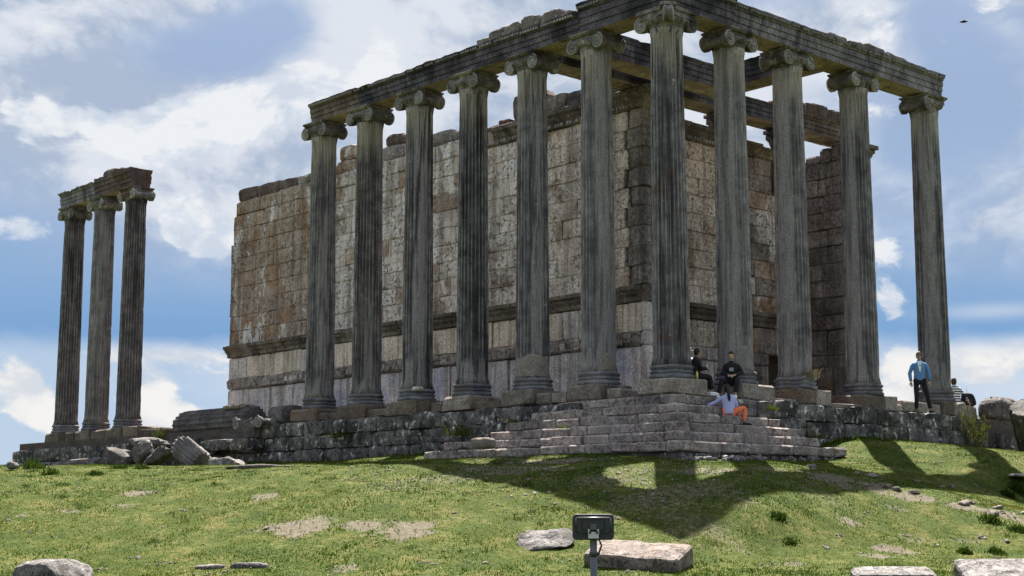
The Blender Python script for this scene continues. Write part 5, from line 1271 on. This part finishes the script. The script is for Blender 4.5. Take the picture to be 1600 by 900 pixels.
# taller tufts
def tufts(name, cx, cy, n, r, hh, mat, w_=.012, lean=.5, tone=.35, **k):
    X = []; Y = []; H = []
    for a, b in zip(cx, cy):
        q = rs.randn(n, 2) * r; X.append(a + q[:, 0]); Y.append(b + q[:, 1]); H.append(hh * (.4 + .8 * rs.rand(n)) * np.exp(-(q ** 2).sum(1) / (3 * r * r)))
    X = np.concatenate(X); Y = np.concatenate(Y); H = np.concatenate(H)
    return blades(name, X, Y, Gr(X, Y), H, np.full(len(X), w_), np.clip(tone + .5 * (rs.rand(len(X)) - .5), 0, 1), mat, lean, **k)
nT = 800
d = 21 + 26 * rs.rand(nT); u = (rs.rand(nT) * 2 - 1) * .40 * d
tx = CAM.x + u * RT[0] + d * FW[0]; ty = CAM.y + u * RT[1] + d * FW[1]
ok = (~in_temple(tx, ty)) & (bare_at(tx, ty) < .3) & (fbm(tx * .9 + 4, ty * .9) > .47)
tufts('meadow_tufts', tx[ok], ty[ok], 40, .10, .085, M['weed'], .008, .6, .45)
# grass against the walls
wx = np.concatenate([np.linspace(-22, -7.2, 70), 1.02 + .1 * rs.rand(70)]); wy = np.concatenate([-1.05 - .2 * rs.rand(70), np.linspace(4.2, 17, 70)])
tufts('wall_grass', wx, wy, 40, .10, .2, M['grass'], .009, .5, .4)
# white flowers and pebbles
nf = 2600
d = 21 + 18 * rs.rand(nf); u = (rs.rand(nf) * 2 - 1) * .40 * d
fx_ = CAM.x + u * RT[0] + d * FW[0]; fy_ = CAM.y + u * RT[1] + d * FW[1]
ok = (~in_temple(fx_, fy_)) & (fbm(fx_ * .6 + 31, fy_ * .6 + 7) > .50)
fx_, fy_ = fx_[ok], fy_[ok]; fzv = Gr(fx_, fy_)
m = MB()
for a, b, c in zip(fx_, fy_, fzv):
    s = rnd.uniform(.010, .022); m.add([(a - s, b, c + .035), (a, b - s, c + .04), (a + s, b, c + .035), (a, b + s, c + .038)], [(0, 1, 2, 3)])
obj('meadow_flowers', m.mesh('meadow_flowers', M['white_cloth']), None, None, kind='stuff')
m = MB()
for i in range(1500):
    q = BARE[rnd.randrange(len(BARE))]
    if rnd.random() < .35: a, b = rnd.uniform(-2.5, 6), rnd.uniform(-9, -3.5)
    else: a, b = q[0] + rnd.gauss(0, .45) * q[2], q[1] + rnd.gauss(0, .45) * q[2]
    s = rnd.uniform(.010, .024) * (2.2 if rnd.random() < .05 else 1)
    v, f = GR[2]
    m.add([tuple(Vector(p).normalized() * s * rnd.uniform(.7, 1.1)) for p in v], f, T(a, b, 0, rnd.uniform(0, 3)) @ Matrix.Diagonal((1.3, 1, .6, 1)))
zz = Gr(np.array([p[0] for p in m.v]), np.array([p[1] for p in m.v])); m.v = [(p[0], p[1], p[2] + float(q_) + .008) for p, q_ in zip(m.v, zz)]
obj('pebbles', m.mesh('pebbles', M['rock_buff']), None, None, kind='stuff')
# low dark plants dotted over the slope
PL = [(7.6, -5.75, .16, .12, 'weed', 'leafy green plant on the edge of the big shadow, right of the floodlight'), (8.2, -6.2, .17, .07, 'weed', 'low leafy clump just below the shadow tip'), (-9.6, -12.0, .34, .25, 'weed', 'dark low bush on the crest at the left picture edge'), (-8.0, -12.3, .24, .16, 'weed', 'second dark tuft from the left picture edge on the crest'),
      (-7.2, -11.6, .18, .12, 'weed', 'third dark tuft along the crest on the left'), (-8.4, -10.4, .2, .13, 'weed', 'dark tuft under the low grooved drum on the crest'), (-8.0, -10.0, .2, .13, 'weed', 'dark tuft under the jagged boulder on the crest'), (10.2, -2.9, .16, .13, 'weed', 'dark round tuft on the right slope above the long block'), (9.9, -3.4, .15, .12, 'weed', 'dark round tuft a little left of the other one on the right slope'),
      (6.2, 5.3, .26, .24, 'weed', 'dark green plant beside the white slab at the right edge'), (6.4, 4.4, .2, .18, 'weed', 'low green plant below the white slab at the right edge'), (9.0, -.9, .25, .2, 'weed', 'low bush at the end of the worn path'), (9.6, -1.0, .2, .15, 'weed', 'small plant at the right end of the worn path')]
for a, b, r, hh, mt, lab in PL:
    t = thing('plant', (a, b, g(a, b)), lab, 'plant', 'low plants on the slope')
    n = 140; q = rs.randn(n, 2) * r * .5; ph = rs.rand(n)
    X = a + q[:, 0]; Y = b + q[:, 1]; top = hh * np.exp(-(q ** 2).sum(1) / (r * r)) * (.5 + .6 * rs.rand(n))
    blades('leaves', X, Y, Gr(X, Y) + .3 * top * rs.rand(n), top, np.full(n, .022), .15 + .3 * rs.rand(n), M[mt], .9, kind='stuff', parent=t)
# straggling weed on the wall by the last column
t = thing('wall_weed', (1.1, 12.0, -1.6), 'straggly yellow-green weed growing on the wall right of the last column', 'plant')
stm = MB(); X = []; Y = []; Z = []
for i in range(26):
    bx, by = 1.0 + rnd.uniform(-.1, .25), 12.1 + rnd.gauss(0, .33); bz = rnd.uniform(-1.7, -.7); hh = rnd.uniform(.5, 1.0) * (1.25 if i < 4 else .8)
    dx, dy = rnd.uniform(-.05, .25), rnd.uniform(-.2, .2)
    pts = [(bx + dx * s_ * s_, by + dy * s_, bz + hh * s_) for s_ in (0, .35, .7, 1)]
    stm.add(*tube(pts, [.010, .008, .006, .003], 4))
    for q in range(26):
        s_ = rnd.uniform(.1, .95 if i >= 4 else .6); X.append(bx + dx * s_ * s_ + rnd.gauss(0, .04)); Y.append(by + dy * s_ + rnd.gauss(0, .05)); Z.append(bz + hh * s_)
obj('stem', stm.mesh('stem', M['dry']), None, t)
n = len(X); blades('leaves', np.array(X), np.array(Y), np.array(Z), .05 + .07 * rs.rand(n), np.full(n, .013), .5 + .5 * rs.rand(n), M['weed'], 1.3, parent=t)
# dry grass in the hollow base, small plants on the podium
def wall_tuft(x, y, z, n, r, hh, mat, lab):
    t = thing('wall_plant', (x, y, z), lab, 'plant', 'plants rooted in the masonry')
    q = rs.randn(n, 2) * r; blades('leaves', x + q[:, 0], y + q[:, 1], np.full(n, z), hh * (.4 + .7 * rs.rand(n)), np.full(n, .01), rs.rand(n) * .6 + .2, M[mat], 1.0, parent=t)
wall_tuft(.40, 4.95, .30, 240, .12, .36, 'dry', 'dry grass sprouting from the hollow base of a front column')
wall_tuft(-24.0, -.7, -.62, 130, .14, .45, 'weed', 'green weed beside the reddish block near the detached columns')
wall_tuft(-12.6, -.9, -1.0, 160, .22, .28, 'weed', 'mossy plant in the wall below the colonnade')
wall_tuft(-6.6, -1.2, -1.15, 150, .2, .4, 'grass', 'tall grass between the podium wall and the left end of the steps')
wall_tuft(-1.5, -2.35, -2.1, 150, .25, .22, 'grass', 'grass tuft under the lowest step, left of the stair corner')
wall_tuft(-3.6, -2.4, -2.05, 150, .3, .22, 'grass', 'grass clump under the lowest step near its left end')
wall_tuft(.30, 9.6, -.45, 100, .2, .25, 'grass', 'little grass on top of the wall beside the man in blue')
for i, (x, y, z, n_, r_, h_) in enumerate(((-5.6, -2.0, -1.62, 60, .10, .16), (-2.2, -1.65, -1.14, 40, .07, .09), (2.0, 3.1, -1.38, 50, .08, .12), (1.8, 2.9, -1.14, 40, .07, .10), (-4.4, -1.3, -.90, 50, .09, .12), (1.05, 2.6, -.66, 60, .10, .16))):
    wall_tuft(x, y, z, n_, r_, h_, 'grass' if i % 2 else 'weed', 'small weed in a joint of the steps, ' + ('at the left end of the lower steps', 'left of centre on a middle step', 'low at the right end of the steps', 'one step above the lowest right-hand weed', 'at the left end of an upper step', 'near the girl on the right-hand upper steps')[i])
# a bird far up
bd = MB(); v, f = lathe([(.005, -.2), (.05, -.08), (.055, .03), (.03, .14), (.005, .2)], 10); bd.add([(z, x, y) for x, y, z in v], f)
BL = T(-10.89, 33.12, 19.41, .6, R(20))
br = obj('bird', mesh('bird', bd.v, bd.f, M['black_cloth'], True), BL, None, label='tiny dark bird flying in the upper right of the sky', cat='bird')
for s in (-1, 1):
    obj('wing', mesh('wing', [(.10, s * .03, .01), (-.07, s * .03, .01), (-.02, s * .28, .08), (.05, s * .26, .085), (.06, s * .14, .06), (.10, s * .03, .03), (-.07, s * .03, .025)], [(0, 1, 2, 3, 4), (5, 6, 2, 3, 4)[::-1]], M['black_cloth']), BL, br)
